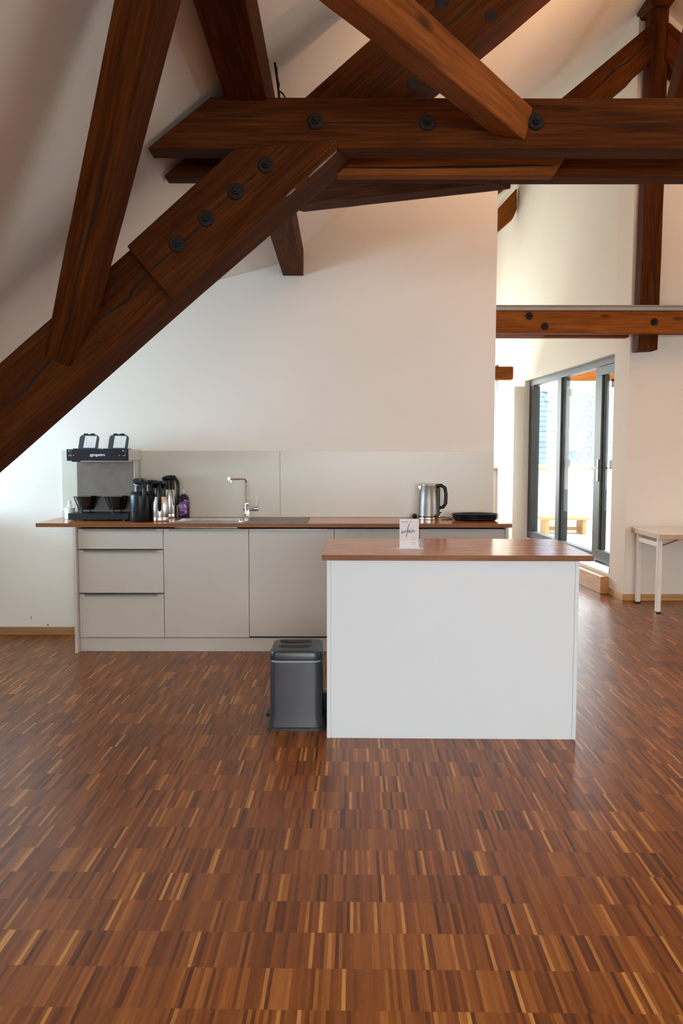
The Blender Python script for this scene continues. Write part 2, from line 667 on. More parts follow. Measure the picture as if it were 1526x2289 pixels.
slab(ce, DX, RX, YF, YB, S)
D1 = (4.05, YW)
D2 = (-2.2, 1.2)
for y0, y1 in ((YF, D2[0]), (D2[1], D1[0]), (YW + 0.14, YB)):
    slab(ce, XL, DX, y0, y1, S)
struct(ce.build('ceiling', 'ceiling_white'))
S2 = lambda X: ZR - 0.825 * (X - RX)
ce = MB()
DXO = 2 * RX - DX
D3 = (-0.5, 5.5)
slab(ce, RX, DXO, YF, YR + 0.36, S2)
slab(ce, DXO, XOPP, YF, D3[0], S2)
slab(ce, DXO, XOPP, D3[1], YR + 0.36, S2)
slab(ce, DXO, XOPP + 0.15, D3[0], D3[1], lambda X: SD(2 * RX - X))
struct(ce.build('ceiling', 'ceiling_white'))
# dormer ceilings and cheeks
for k, (y0, y1) in enumerate((D1, D2)):
    dc = MB()
    slab(dc, (XL - 0.15 if k else -4.9), DX, y0, y1 + (0.14 if k == 0 else 0), SD)
    struct(dc.build('ceiling', 'ceiling_white'))
    for yy, side in ((y0 - 0.06, 0), (y1, 1)):
        if k == 0 and side == 1:
            continue
        struct(MB().prism([(XL, yy, S(XL)), (DX, yy, DZ), (XL, yy, DW)] if k else [(XL, yy, S(XL)), (DX, yy, DZ), (-4.75, yy, SD(-4.75)), (-4.75, yy, 0.9), (XL, yy, 0.9)], (0, 0.06, 0)).build('wall_dormer', 'wall_white'))
# knee wall, with taller parapets below the dormer windows
XD = -4.7
struct(MB().prism([(XD, YW, 1.02), (XL, YW, 1.02), (XL, YW, DW), (XD, YW, SD(XD))], (0, 0.14, 0)).build('wall_dormer', 'wall_white'))
struct(MB().box(XD, XL - 0.12, D1[0], YW + 0.14, 0.9, 1.02).build('trim_sill', 'wall_white'))
kw = MB()
kw.box(XL - 0.12, XL, YF, YB, 0, S(XL))
for y0, y1 in (D1, D2):
    kw.box(XL - 0.12, XL, y0, y1, S(XL), 1.02)
struct(kw.build('wall_left', 'wall_white'))
kw = MB().box(XOPP, XOPP + 0.12, YF, YR + 0.36, 0, S2(XOPP))
kw.box(XOPP, XOPP + 0.12, D3[0], D3[1], S2(XOPP), 1.02)
struct(kw.build('wall_right_knee', 'wall_white'))
for yy in (D3[0] - 0.06, D3[1]):
    struct(MB().prism([(XOPP, yy, S2(XOPP)), (DXO, yy, DZ), (XOPP, yy, DW)], (0, 0.06, 0)).build('wall_dormer', 'wall_white'))


def window_unit(name, ox, y0, y1, z0, z1, nm, axis='y'):
    """framed window in a plane X = ox (axis y) or Y = ox (axis x)"""
    fr = MB()

    def bar(a0, a1, b0, b1):
        if axis == 'y':
            fr.box(ox - 0.03, ox + 0.03, a0, a1, b0, b1)
        else:
            fr.box(a0, a1, ox - 0.03, ox + 0.03, b0, b1)
    bar(y0, y1, z0, z0 + 0.06)
    bar(y0, y1, z1 - 0.06, z1)
    w = struct(MB().box(ox - 0.02, ox + 0.02, y0, y0 + 0.06, z0 + 0.06, z1 - 0.06).build(name, 'white_plastic')) if axis == 'y' else \
        struct(MB().box(y0, y0 + 0.06, ox - 0.02, ox + 0.02, z0 + 0.06, z1 - 0.06).build(name, 'white_plastic'))
    bar(y1 - 0.06, y1, z0 + 0.06, z1 - 0.06)
    for k in range(1, nm):
        c = y0 + (y1 - y0) * k / nm
        bar(c - 0.03, c + 0.03, z0 + 0.06, z1 - 0.06)
    f = fr.build('window_frame', 'white_plastic')
    f.parent = w
    for k in range(nm):
        a = y0 + (y1 - y0) * k / nm + 0.03
        b_ = y0 + (y1 - y0) * (k + 1) / nm - 0.03
        if axis == 'y':
            p = MB().box(ox - 0.004, ox + 0.004, a, b_, z0 + 0.06, z1 - 0.06).build('pane', 'glass')
        else:
            p = MB().box(a, b_, ox - 0.004, ox + 0.004, z0 + 0.06, z1 - 0.06).build('pane', 'glass')
        p.parent = w
    return w


window_unit('window_1', XD - 0.03, D1[0], D1[1], 1.02, SD(XD), 3)
window_unit('window_2', XL - 0.05, D2[0], D2[1], 1.02, DW, 3)

window_unit('window_6', XOPP + 0.05, D3[0], D3[1], 1.02, DW, 5)

# gable wall behind the camera with a row of windows
gw = MB()
xs = [XL, -1.2, 6.0, XOPP]
gw.prism([(XL, YF, 0), (XOPP, YF, 0), (XOPP, YF, 0.78), (XL, YF, 0.78)], (0, -0.15, 0))
gw.prism([(XL, YF, 0.78), (-1.3, YF, 0.78), (-1.3, YF, S(-1.3)), (XL, YF, S(XL))], (0, -0.15, 0))
gw.prism([(3.1, YF, 0.78), (XOPP, YF, 0.78), (XOPP, YF, S2(XOPP)), (4.4, YF, S2(4.4)), (3.1, YF, 2.42)], (0, -0.15, 0))
gw.prism([(-1.3, YF, S(-1.3)), (-1.3, YF, 2.0), (3.1, YF, 2.42), (4.4, YF, S2(4.4)), (RX, YF, ZR)], (0, -0.15, 0))
struct(gw.build('wall_front', 'wall_white'))
window_unit('window_3', YF - 0.07, -1.3, 3.1, 0.78, 2.42, 4, axis='x')

# wall right of the passage (front face), and the skewed passage wall with the terrace glazing
dv = Vector((math.sin(ROT), math.cos(ROT), 0))
nv = Vector((dv.y, -dv.x, 0))      # to the terrace side


def pw(s, z, off=0.0):
    p = Vector((XR, YR, 0)) + dv * s + nv * off
    return Vector((p.x, p.y, z))


struct(MB().prism([(XR, YR, 0), (XOPP, YR, 0), (XOPP, YR, S2(XOPP)), (RX, YR, ZR), (XR, YR, S(XR))], dv * 0.36).build('wall_right', 'wall_white'))


GO = 0.05


def s_of(x, y):
    """distance along the passage wall seen at a pixel"""
    d = at(x, y, Y=1.0) - Vector((0, 0, CAMH))
    # solve t*d = corner + s*dv
    den = d.x * dv.y - d.y * dv.x
    cx_, cy_ = XR + nv.x * GO, YR + nv.y * GO
    s = (d.y * cx_ - d.x * cy_) / den
    return s


SG0, SG1 = 0.36, s_of(1179, 1012)
SM1 = (s_of(1249, 1012), s_of(1241, 1012))
SM2 = (s_of(1334, 1012), s_of(1325, 1012))
GZ0, GZ1 = 0.262, 2.39
SEND = SG1 + 0.02
wp = MB()
wp.prism([pw(0.36, GZ1), pw(SEND, GZ1), pw(SEND, S(pw(SEND, 0).x)), pw(0.36, S(pw(0.36, 0).x))], nv * 0.2)
wp.prism([pw(SEND, 0), pw(8.0, 0), pw(8.0, S(pw(8, 0).x)), pw(SEND, S(pw(SEND, 0).x))], nv * 0.2)
wp.prism([pw(0.36, 0), pw(SEND, 0), pw(SEND, 0.20), pw(0.36, 0.20)], nv * 0.2)
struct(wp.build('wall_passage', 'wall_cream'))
# pier and far end of the space behind the kitchen wall
ye = pw(SEND, 0).y + 0.02
xp = at(1147, 1012, Y=ye).x
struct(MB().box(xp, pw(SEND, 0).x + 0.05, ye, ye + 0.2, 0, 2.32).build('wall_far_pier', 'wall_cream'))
fw = MB()
fw.box(XL, -0.9, YB, YB + 0.1, 0, S(-0.9))
fw.box(2.2, 2.6, YB, YB + 0.1, 0, 2.6)
fw.prism([(-0.9, YB, 2.6), (2.6, YB, 2.6), (2.6, YB, S(2.6)), (-0.7, YB, 2.6)], (0, 0.1, 0))
fw.box(-0.9, 2.2, YB, YB + 0.1, 0, 0.35)
struct(fw.build('wall_far', 'wall_white'))
window_unit('window_4', YB + 0.05, -0.9, 2.2, 0.35, 2.6, 2, axis='x')

# baseboards
bb = MB().box(XL, -1.87, YW - 0.014, YW, 0, 0.062)
struct(bb.build('baseboard_back', 'baseboard_wood', axis=(1, 0, 0), bevel=0.002))
bb = MB().box(XR - 0.014, 7.5, YR - 0.014, YR, 0, 0.062)
struct(bb.build('baseboard_right', 'oak', axis=(1, 0, 0), bevel=0.002))
bb = MB().prism([pw(-0.013, 0, -0.014), pw(0.36, 0, -0.014), pw(0.36, 0.062, -0.014), pw(-0.013, 0.062, -0.014)], nv * 0.014)
struct(bb.build('baseboard_passage', 'oak', axis=dv, bevel=0.002))
# scuff marks low on the kitchen wall
for (px, py, w, h) in ((107, 1397, 0.012, 0.008), (70, 1381, 0.004, 0.018)):
    p = at(px, py, Y=YW - 0.0008)
    o = MB().prism([(p.x - w, p.y, p.z + h * .3), (p.x, p.y, p.z - h), (p.x + w, p.y, p.z - h * .2), (p.x, p.y, p.z + h)], (0, 0.0006, 0)).build('scuff_mark', 'wall_scuff')
    o.parent = bpy.data.objects['wall_back']
    o['label'] = 'small dark scuff on the white wall'


# ------------------------------------------------------------------ timber roof frame
def pxprism(pts, y0, y1):
    poly = [at(x, y, Y=y0) for x, y in pts]
    return MB().prism(poly, (0, y1 - y0, 0))


def crack(parent, pts, Y, w=0.004, lab='dark drying crack'):
    """slit along pixel points in the face plane Y (or list of 3-D points)"""
    P = [at(x, y, Y=Y - 0.0012) for x, y in pts]
    mb = MB()
    n = len(P)
    ring = []
    for i, p in enumerate(P):
        t = (P[min(i + 1, n - 1)] - P[max(i - 1, 0)])
        t.y = 0
        t.normalize()
        nn = Vector((-t.z, 0, t.x))
        k = w * 0.5 * (0.25 + 0.75 * math.sin(math.pi * (i + 0.3) / (n - 0.4)))
        ring.append((p + nn * k, p - nn * k))
    for i in range(n - 1):
        a, b_ = ring[i]
        c, d = ring[i + 1]
        mb.prism([a, b_, d, c], (0, 0.0025, 0))
    o = mb.build('crack', 'crack', parent)
    o['label'] = lab
    return o


def bolt(parent, px, py, Y, r=0.031):
    p = at(px, py, Y=Y)
    w = MB().lathe([(r * 0.92, 0), (r, -0.002), (r, -0.006), (r * 0.9, -0.009), (0.002, -0.0095)], (p.x, Y, p.z), 20, 'y').build('bolt', 'iron', parent, smooth=True)
    nb = MB()
    nb.lathe([(r * 0.5, -0.009), (r * 0.5, -0.022), (r * 0.42, -0.024)], (p.x, Y, p.z), 6, 'y')
    nb.lathe([(r * 0.26, -0.023), (r * 0.26, -0.031), (r * 0.18, -0.034)], (p.x, Y, p.z), 12, 'y')
    nb.build('nut', 'iron', w, smooth=False)
    return w


AX = (1, 0, 0)
Y1a, Y1b, Y1c, Y1d = 3.15, 3.257, 3.463, 3.558
ZT0, ZT1 = 2.561, 2.748
# front tie
XTE = 6.5
a0, a1 = at(328, 340, Y=Y1a), at(470, 218, Y=Y1a)
tie = thing('timber_tie_beam', 'dark brown horizontal tie beam with bolt heads, nearest across the top of the picture', 'beam', (2.8, Y1a, ZT0))
MB().prism([(a0.x, Y1a, ZT0), (XTE, Y1a, ZT0), (XTE - .2, Y1a, ZT1), (a1.x, Y1a, ZT1)], (0, Y1b - Y1a, 0)).build('timber', 'timber', tie, bevel=0.004, axis=AX, rough=0.0015)
for px, py in ((705, 272), (954, 275), (1197, 273)):
    bolt(tie, px, py, Y1a)
crack(tie, [(724, 274), (790, 273), (860, 275), (936, 275)], Y1a, 0.003)
crack(tie, [(1215, 274), (1290, 276), (1360, 282), (1440, 281), (1526, 284)], Y1a, 0.003)
crack(tie, [(455, 261), (500, 260), (550, 261), (600, 258)], Y1a, 0.003)
crack(tie, [(972, 282), (1030, 284), (1090, 286)], Y1a, 0.002)
wp_ = MB()
for (x0, x1, yy) in ((1095, 1140, 352.5), (1150, 1175, 353), (1190, 1225, 353), (1060, 1090, 345), (1100, 1130, 340)):
    p, q_ = at(x0, yy, z=ZT0 - 0.0006), at(x1, yy + 0.6, z=ZT0 - 0.0006)
    wp_.box(p.x, q_.x, p.y - 0.004, p.y + 0.003, ZT0 - 0.0012, ZT0 + 0.001)
wp_.build('worn_paint', 'paint_worn', tie, lab='pale worn patches along the lower edge')
# rear tie
tie2 = thing('timber_tie_beam', 'dark brown horizontal tie beam just behind the nearest bolted one', 'beam', (2.8, Y1c, ZT0))
b0 = at(365, 396, Y=Y1c)
MB().prism([(b0.x, Y1c, ZT0), (XTE, Y1c, ZT0), (XTE - .2, Y1c, ZT1), (b0.x + 0.225, Y1c, ZT1)], (0, Y1d - Y1c, 0)).build('timber', 'timber', tie2, bevel=0.004, axis=AX, rough=0.0015)
# splice board in the gap between the two ties
e0, e1 = at(1238, 391, Y=3.40), at(1263, 352, Y=3.40)
spl = MB().prism([(-0.02, 3.40, e0.z), (e0.x, 3.40, e0.z), (e1.x, 3.40, e1.z), (e1.x + .05, 3.40, ZT1 - .02), (-0.02, 3.40, ZT1 - .02)], (0, 0.062, 0)).build('splice_board', 'timber_lit', None, bevel=0.003, axis=AX)
tag(spl, 'long brown splice board with oblique end in the gap between the two tie beams', 'board')
crack(spl, [(770, 374), (900, 375), (1000, 373), (1100, 372), (1180, 369), (1235, 370)], 3.40, 0.010)

# main strut rising with the roof
st_ax = Vector((1, 0, 0.872)).normalized()
YS = 3.19
strut = thing('timber_strut', 'thick brown strut rising diagonally from lower left to top right', 'beam', tuple(at(300, 660, Y=YS)))
pts = [(-520, 1262), (0, 810), (107, 717), (440, 428), (688, 211), (822, 92), (925, 0), (1700, -690), (1980, -690), (1170, 0), (1053, 97), (700, 390), (420, 633), (0, 1006), (-520, 1460)]
pxprism(pts, YS, 3.46).build('timber', 'timber', strut, bevel=0.006, axis=st_ax, rough=0.0012)
crack(strut, [(-10, 922), (30, 895), (60, 868), (78, 845), (95, 824), (121, 797), (150, 780)], YS, 0.012)
crack(strut, [(205, 728), (240, 700), (265, 684), (288, 668), (298, 645), (312, 628), (335, 608)], YS, 0.012)
crack(strut, [(1058, 0), (1032, 30), (1010, 50), (985, 62)], YS, 0.008)
crack(strut, [(880, 140), (850, 170), (830, 190), (811, 215)], YS, 0.010)
crack(strut, [(895, 150), (870, 176), (845, 205)], YS, 0.005)
crack(strut, [(12, 830), (14, 836), (9, 838)], YS, 0.006)
for px, py in ((1097, 35), (923, 187), (987, 6)):
    p = at(px, py, Y=YS)
    MB().lathe([(0.026, 0), (0.026, -0.002), (0.022, -0.004), (0.001, -0.004)], (p.x, YS, p.z), 18, 'y').build('bolt_head', 'iron', strut, smooth=True)
p = at(225, 767, Y=YS)
MB().lathe([(0.009, 0), (0.009, -0.004), (0.001, -0.005)], (p.x, YS, p.z), 12, 'y').build('bolt_head', 'iron', strut, smooth=True)

# bolted plate lying on the strut
YP = 3.125
plate = thing('timber_plate', 'short thick brown board bolted on the diagonal strut with four black bolts', 'beam', tuple(at(500, 500, Y=YP)))
pxprism([(283, 550), (520, 334), (600, 324), (751, 309), (753, 336), (383, 670)], YP, YS - 0.001).build('timber', 'timber', plate, bevel=0.004, axis=st_ax, rough=0.0)
for px, py in ((396, 546), (461, 489), (527, 429), (594, 370)):
    bolt(plate, px, py, YP)
crack(plate, [(331, 610), (345, 596), (356, 588), (370, 572), (382, 562)], YP, 0.006)
crack(plate, [(412, 537), (428, 522), (446, 505)], YP, 0.006)
crack(plate, [(475, 474), (490, 460), (512, 443)], YP, 0.006)
crack(plate, [(543, 413), (562, 398), (572, 388)], YP, 0.006)
crack(plate, [(608, 360), (630, 340), (646, 322)], YP, 0.005)
for (x, y, x2, y2) in ((752, 338, 690, 395), (660, 421, 640, 439)):
    p, q_ = at(x, y, Y=YP + 0.0015), at(x2, y2, Y=YP + 0.0015)
    MB().tube([p, (p + q_) / 2, q_], [0.002, 0.0042, 0.002], 6).build('worn_edge', 'paint_worn', plate, lab='pale worn stretch along the lower edge')

# left wind brace (from the strut up towards the viewer)
u = Vector((.409, -.741, .533)).normalized()
nn = Vector((.306, .661, .685))
mm_ = Vector((-.86, -.117, .497))
P0 = Vector((-1.062, 3.19, 1.742))
br = thing('timber_brace', 'heavy brown brace leaning steeply at upper left, standing on the diagonal strut', 'beam', tuple(P0))
MB().obox(P0, u, nn, mm_, -0.02, 1.95, 0.179, 0.108).build('timber', 'timber', br, bevel=0.005, axis=u, rough=0.001)


def brace_crack(parent, uv, w):
    """crack on the face spanned by u and m, offset along -n"""
    mb = MB()
    for i in range(len(uv) - 1):
        (s0, t0), (s1, t1) = uv[i], uv[i + 1]
        k0 = w * math.sin(math.pi * (i + 0.15) / (len(uv) - 0.7))
        k1 = w * math.sin(math.pi * (i + 1.15) / (len(uv) - 0.7))
        a = P0 + u * s0 + mm_ * (t0 * 0.108) - nn * 0.0012
        b_ = P0 + u * s1 + mm_ * (t1 * 0.108) - nn * 0.0012
        mb.prism([a - mm_ * k0 / 2, a + mm_ * k0 / 2, b_ + mm_ * k1 / 2, b_ - mm_ * k1 / 2], nn * 0.003)
    o = mb.build('crack', 'crack', parent)
    o['label'] = 'dark drying crack'


brace_crack(br, [(0.04, .50), (.14, .46), (.24, .40), (.34, .36), (.42, .35)], 0.007)
brace_crack(br, [(0.30, .45), (.42, .44), (.55, .41), (.68, .37), (.80, .35), (.95, .36), (1.1, .33)], 0.008)
brace_crack(br, [(0.50, .60), (.62, .58), (.74, .57)], 0.004)

# purlin running along the room
purl = thing('timber_purlin', 'brown purlin running lengthwise under the roof slope, crossing over the tie beams', 'beam', (-0.36, 3.1, 2.735))
MB().box(-0.437, -0.283, -4.9, YW - 0.001, 2.735, 2.93).build('timber', 'timber', purl, bevel=0.004, axis=(0, 1, 0), rough=0.0012)

# right front brace, its light put into the brighter timber colour
u = Vector((-.587, -.81, .017)).normalized()
P1 = Vector((.696, 3.149, 2.592))
br2 = thing('timber_brace', 'warm lit brown brace slanting down to the right onto the front tie beam', 'beam', tuple(P1))
n2_ = Vector((-.795, .58, .178))
m2_ = Vector((.153, -.091, .984))
bb_ = MB()
# end cut flush with the tie face (plane Y = Y1a)
cs = [P1, P1 + n2_ * 0.105, P1 + n2_ * 0.105 + m2_ * 0.12, P1 + m2_ * 0.12]
near_ = []
for c in cs:
    l = (Y1a - 0.0005 - c.y) / u.y
    near_.append(c + u * l)
far_ = [c + u * 1.74 for c in cs]
bb_.loft([near_, far_])
bb_.build('timber', 'timber_lit', br2, bevel=0.004, axis=u, rough=0.001)
# rear horizontal brace behind the ties
pa = at(1085, 411, Y=Y1d)
pb = at(690, 458, Y=4.35)
ub = (pb - pa).normalized()
nb_ = ub.cross(Vector((0, 0, 1))).normalized()
if nb_.y < 0:
    nb_ = -nb_
rb = thing('timber_brace', 'dark brown sloping brace showing just below the rear tie beam', 'beam', tuple(pa))
MB().obox(pa, ub, nb_, Vector((0, 0, 1)), -0.05, 1.3, 0.12, 0.12).build('timber', 'timber', rb, bevel=0.004, axis=ub, rough=0.001)

# cable and strap beside the purlin, on top of the tie
cb = thing('cable', 'thin black cable hanging beside the purlin above the tie beam', 'cable', (-0.25, 3.2, ZT1))
pts = [at(x, y, Y=3.2) for x, y in ((618, 150), (620, 175), (624, 190), (621, 203), (628, 206), (634, 212), (638, 220))]
MB().tube(pts, 0.0035, 6).build('wire', 'cable_black', cb, smooth=True)
pts = [at(x, y, Y=3.21) for x, y in ((614, 140), (621, 190), (624, 218))]
MB().tube(pts, 0.005, 6).build('strap', 'iron', cb)

# ---- second frame
Y2 = 7.33
zt0, zt1 = at(1300, 745, Y=Y2).z, at(1300, 695, Y=Y2).z
t2 = thing('timber_tie_beam', 'brown horizontal beam with small black bolts above the passage, under a grey channel', 'beam', (2.4, Y2, zt0))
MB().box(-0.55, 6.3, Y2, Y2 + 0.1, zt0, zt1).build('timber', 'timber_lit', t2, bevel=0.004, axis=AX, rough=0.001)
for px, py in ((1182.5, 706), (1217, 729.5), (1462, 719.5)):
    bolt(t2, px, py, Y2, 0.033)
zb0 = at(1250, 754, Y=7.70).z
t3 = tag(MB().box(-0.5, XR + 0.03, 7.70, 7.79, zb0, zb0 + 0.19).build('timber_tie_beam', 'timber_lit', bevel=0.004, axis=AX), 'thin visible lower edge of the brown beam behind the bolted passage beam', 'beam')
sp2 = at(1228, 747, Y=7.6)
tag(MB().prism([(0.4, 7.6, sp2.z - 0.012), (sp2.x - 0.05, 7.6, sp2.z - 0.012), (sp2.x, 7.6, sp2.z + 0.012), (sp2.x, 7.6, sp2.z + 0.12), (0.4, 7.6, sp2.z + 0.12)], (0, 0.08, 0)).build('splice_board', 'timber_lit', bevel=0.002, axis=AX), 'short orange brown splice board under the bolted passage beam', 'board')
ch = thing('cable_channel', 'grey metal channel lying along the top of the passage beam', 'channel', (2.4, Y2, zt1))
zc1 = at(1300, 682, Y=Y2 - 0.01).z
zc0 = at(1300, 694, Y=Y2 - 0.01).z
MB().box(1.0, 6.3, Y2 - 0.012, Y2 + 0.09, zc0, zc1 - 0.012).build('channel_body', 'channel_grey', ch, bevel=0.002)
MB().box(1.0, 6.3, Y2 - 0.018, Y2 + 0.09, zc1 - 0.011, zc1).build('channel_lid', 'channel_grey', ch, bevel=0.002)
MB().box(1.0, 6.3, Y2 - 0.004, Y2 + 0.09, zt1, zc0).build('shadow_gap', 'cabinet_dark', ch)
# king post
kp = thing('timber_post', 'brown upright king post with two struts, standing at the right wall', 'beam', (2.83, 7.45, 2.4))
pk = lambda x, y: at(x, y, Y=7.45)
MB().prism([pk(1425.5, 784), pk(1469, 782), pk(1471, 745), pk(1484, 412), pk(1492, 130), pk(1496, 10), pk(1457, 10), pk(1452, 130), pk(1441, 412), pk(1427, 745)], (0, 0.15, 0)).build('timber', 'timber', kp, bevel=0.005, axis=(0, 0, 1), rough=0.0015)
crack(kp, [(1462, 415), (1461, 470), (1463, 520), (1465, 560), (1462, 600), (1464, 640), (1468, 668)], 7.45, 0.010)
# struts of the king post
ks = thing('timber_strut', 'brown strut rising from behind the tie beam to the king post, cracked lengthwise', 'beam', tuple(pk(1360, 160)))
pxprism([(1000, 436), (1258, 217), (1454, 54), (1463, 54), (1461, 80), (1460, 105), (1464, 125), (1450, 139), (1427, 159), (1411, 178), (1364, 218), (1100, 440)], 7.43, 7.58).build('timber', 'timber', ks, bevel=0.005, axis=Vector((1, 0, .85)), rough=0)
crack(ks, [(1461, 82), (1445, 98), (1420, 122), (1400, 140), (1370, 158), (1340, 188), (1312, 215)], 7.43, 0.016)
ks2 = thing('timber_strut', 'brown strut descending from the king post beyond the right picture edge', 'beam', tuple(pk(1510, 100)))
pxprism([(1491, 52), (1497, 50), (1640, 176), (1610, 240), (1500, 153), (1487, 128), (1492, 104)], 7.43, 7.58).build('timber', 'timber', ks2, bevel=0.005, axis=Vector((1, 0, -.85)), rough=0)
# leaning brace by the king post
q0, q1 = at(1490, 270, Y=7.2), at(1552, 20, Y=6.2)
uu = (q1 - q0).normalized()
sd = Vector((0.86, 0.5, 0)).normalized()
sd = (sd - uu * sd.dot(uu)).normalized()
lb = thing('timber_brace', 'brown brace leaning to the right in front of the king post', 'beam', tuple(q0))
MB().obox(q0 - sd * 0.06, uu, sd.cross(uu), sd, -0.35, 1.9, 0.12, 0.12).build('timber', 'timber', lb, bevel=0.004, axis=uu, rough=0.001)
# ridge purlin
zr0 = at(1480, 11, Y=7.4).z
rp_ = thing('timber_ridge_beam', 'brown ridge beam lying on top of the king post', 'beam', (2.85, 7.4, zr0))
MB().prism([(2.70, 7.40, zr0 + 0.06), (2.73, 7.40, zr0), (2.90, 7.40, zr0), (2.95, 7.40, zr0 + 0.07), (2.95, 7.40, zr0 + 0.2), (2.70, 7.40, zr0 + 0.2)], (0, 0.3, 0)).build('timber', 'timber', rp_, bevel=0.006, axis=(0, 1, 0))
# far frame seen through the passage
Y3 = pw(3.9, 0).y
fs = tag(pxprism([(1000, 590), (1155, 420), (1155, 468), (1146, 488), (1000, 614)], Y3, Y3 + 0.15).build('timber_strut', 'timber_lit', bevel=0.005, axis=Vector((1, 0, .9))), 'short visible end of a brown strut high on the far white wall', 'beam')
fr_ = tag(pxprism([(1000, 512), (1148, 395), (1170, 360), (1120, 360), (1000, 470)], Y3 - .5, Y3 - .36).build('timber_rafter', 'timber_lit', bevel=0.005, axis=Vector((1, 0, .9))), 'sliver of orange brown rafter just under the tie beam beside the kitchen wall', 'beam')
pt = at(1147, 848, Y=ye - 0.35)
pt2 = at(1147, 819, Y=ye - 0.35)
ft = tag(MB().box(-0.4, pt.x, ye - 0.35, ye - 0.18, pt.z, pt2.z).build('timber_tie_beam', 'timber_lit', bevel=0.012, axis=AX), 'end of an orange brown beam beside the far terrace window', 'beam')

# ------------------------------------------------------------------ terrace glazing
gz = thing('window_5', 'dark grey aluminium terrace glazing with two fixed panes and a door', 'window', tuple(pw(1.5, GZ0)))
del gz['category']
del gz['label']
gz['kind'] = 'structure'


def gbox(s0, s1, z0, z1, o0, o1):
    o0, o1 = o0 + GO, o1 + GO
    return MB().prism([pw(s0, z0, o0), pw(s1, z0, o0), pw(s1, z1, o0), pw(s0, z1, o0)], nv * (o1 - o0))


gbox(SG0, SG1, GZ1 - 0.075, GZ1, 0.01, 0.09).build('frame_head', 'frame_grey', gz, bevel=0.002)
gbox(SM2[1] - .0, SG1, GZ0 + 0.0, GZ0 + 0.085, 0.01, 0.09).build('frame_sill', 'frame_grey', gz, bevel=0.002)
sj = s_of(1188, 1012)
gbox(sj, SG1, GZ0 + 0.085, GZ1 - 0.075, 0.01, 0.10).build('frame_post', 'gasket_black', gz, bevel=0.002)
for a, b_ in (SM1, SM2):
    gbox(a, b_, GZ0, GZ1 - 0.075, 0.01, 0.11).build('frame_post', 'frame_grey', gz, bevel=0.002)
gbox(SM1[0] - 0.03, SM1[0], GZ0 + 0.08, GZ1 - 0.075, 0.03, 0.11).build('gasket', 'gasket_black', gz)
gbox(SM1[1], sj, GZ0 + 0.085, GZ1 - 0.075, 0.04, 0.048).build('pane', 'glass', gz)
gbox(SM2[1], SM1[0], GZ0 + 0.03, GZ1 - 0.075, 0.04, 0.048).build('pane', 'glass', gz)
# door leaf
d0 = SM2[0] - 0.004
lf = gbox(SG0 + 0.002, d0, GZ0 + 0.012, GZ0 + 0.13, 0.0, 0.06).build('door_leaf_rail', 'frame_grey', gz, bevel=0.003)
gbox(SG0 + 0.002, d0, GZ1 - 0.17, GZ1 - 0.08, 0.0, 0.06).build('door_leaf_rail', 'frame_grey', gz, bevel=0.003)
gbox(d0 - 0.085, d0, GZ0 + 0.13, GZ1 - 0.17, 0.0, 0.06).build('door_leaf_stile', 'frame_grey', gz, bevel=0.003)
gbox(d0 - 0.115, d0 - 0.085, GZ0 + 0.13, GZ1 - 0.17, 0.02, 0.07).build('gasket', 'gasket_black', gz)
gbox(SG0 + 0.002, d0 - 0.085, GZ0 + 0.13, GZ1 - 0.17, 0.03, 0.038).build('pane', 'glass', gz)
# handle plate and lever
hz = at(1328, 1046, Y=pw(d0, 0).y).z
hp = gbox(d0 - 0.055, d0 - 0.025, hz - 0.14, hz + 0.09, -0.012, 0.0).build('handle_plate', 'steel', gz, bevel=0.004)
a = pw(d0 - 0.04, hz, -0.012 + GO)
lv = MB().tube([a, a - nv * 0.045, a - nv * 0.05 + dv * 0.02, a - nv * 0.05 + dv * 0.13], 0.009, 8).build('lever', 'steel', hp, smooth=True)
lv.matrix_parent_inverse = Matrix.Identity(4)
# small grey blocks on the outer side of the glass
for zz in (at(1256, 878, Y=9.8).z, at(1252, 1035, Y=9.8).z):
    gbox(SM1[0] - 0.10, SM1[0] - 0.02, zz - 0.045, zz + 0.045, 0.09, 0.11).build('glass_block', 'frame_grey', gz, bevel=0.002)
    gbox(d0 - 0.17, d0 - 0.11, zz - 0.045, zz + 0.045, 0.09, 0.11).build('glass_block', 'frame_grey', gz, bevel=0.002)
gbox(SG0 + 0.002, SG1, 0.201, GZ0 + 0.004, -0.055, 0.09).build('sill_profile', 'steel', gz, bevel=0.002)

# wooden step below the glazing
zs = at(1344, 1288, Y=8.06).z
stp = thing('wooden_step', 'light oak step box below the terrace door', 'step', tuple(pw(1.5, 0, -0.05)))
MB().prism([pw(0.364, 0, -0.085), pw(0.364, 0, -0.0005), pw(0.364, zs, -0.0005), pw(0.364, zs, -0.085)], dv * (SG1 - 0.37)).build('step_body', 'oak', stp, bevel=0.003, axis=dv)

# terrace outside
struct(MB().box(2.72, 9, 8.03, 13.2, -0.1, 0.18).build('floor_terrace', 'terrace_stone'))
yp_ = 12.6
zcap = at(1290, 1046, Y=yp_).z
struct(MB().box(2.3, 9, yp_, yp_ + 0.2, 0, zcap - 0.03).build('wall_terrace', 'terrace_white'))
struct(MB().box(2.3, 9, yp_ - 0.04, yp_ + 0.24, zcap - 0.03, zcap).build('trim_1', 'oak', axis=AX))
zcn = at(1300, 851, Y=yp_).z
cbm = thing('canopy_beam', 'orange wooden canopy beam above the terrace, seen through the glazing', 'beam', (4.0, yp_, zcn))
MB().box(2.4, 9, yp_, yp_ + 0.18, zcn, zcn + 0.24).build('timber', 'timber_lit', cbm, axis=AX, bevel=0.004)
MB().box(2.4, 9, yp_ + 0.02, yp_ + 0.16, zcn - 0.15, zcn - 0.001).build('fascia', 'terrace_white', cbm)
bz = at(1280, 1157, Y=12.2).z
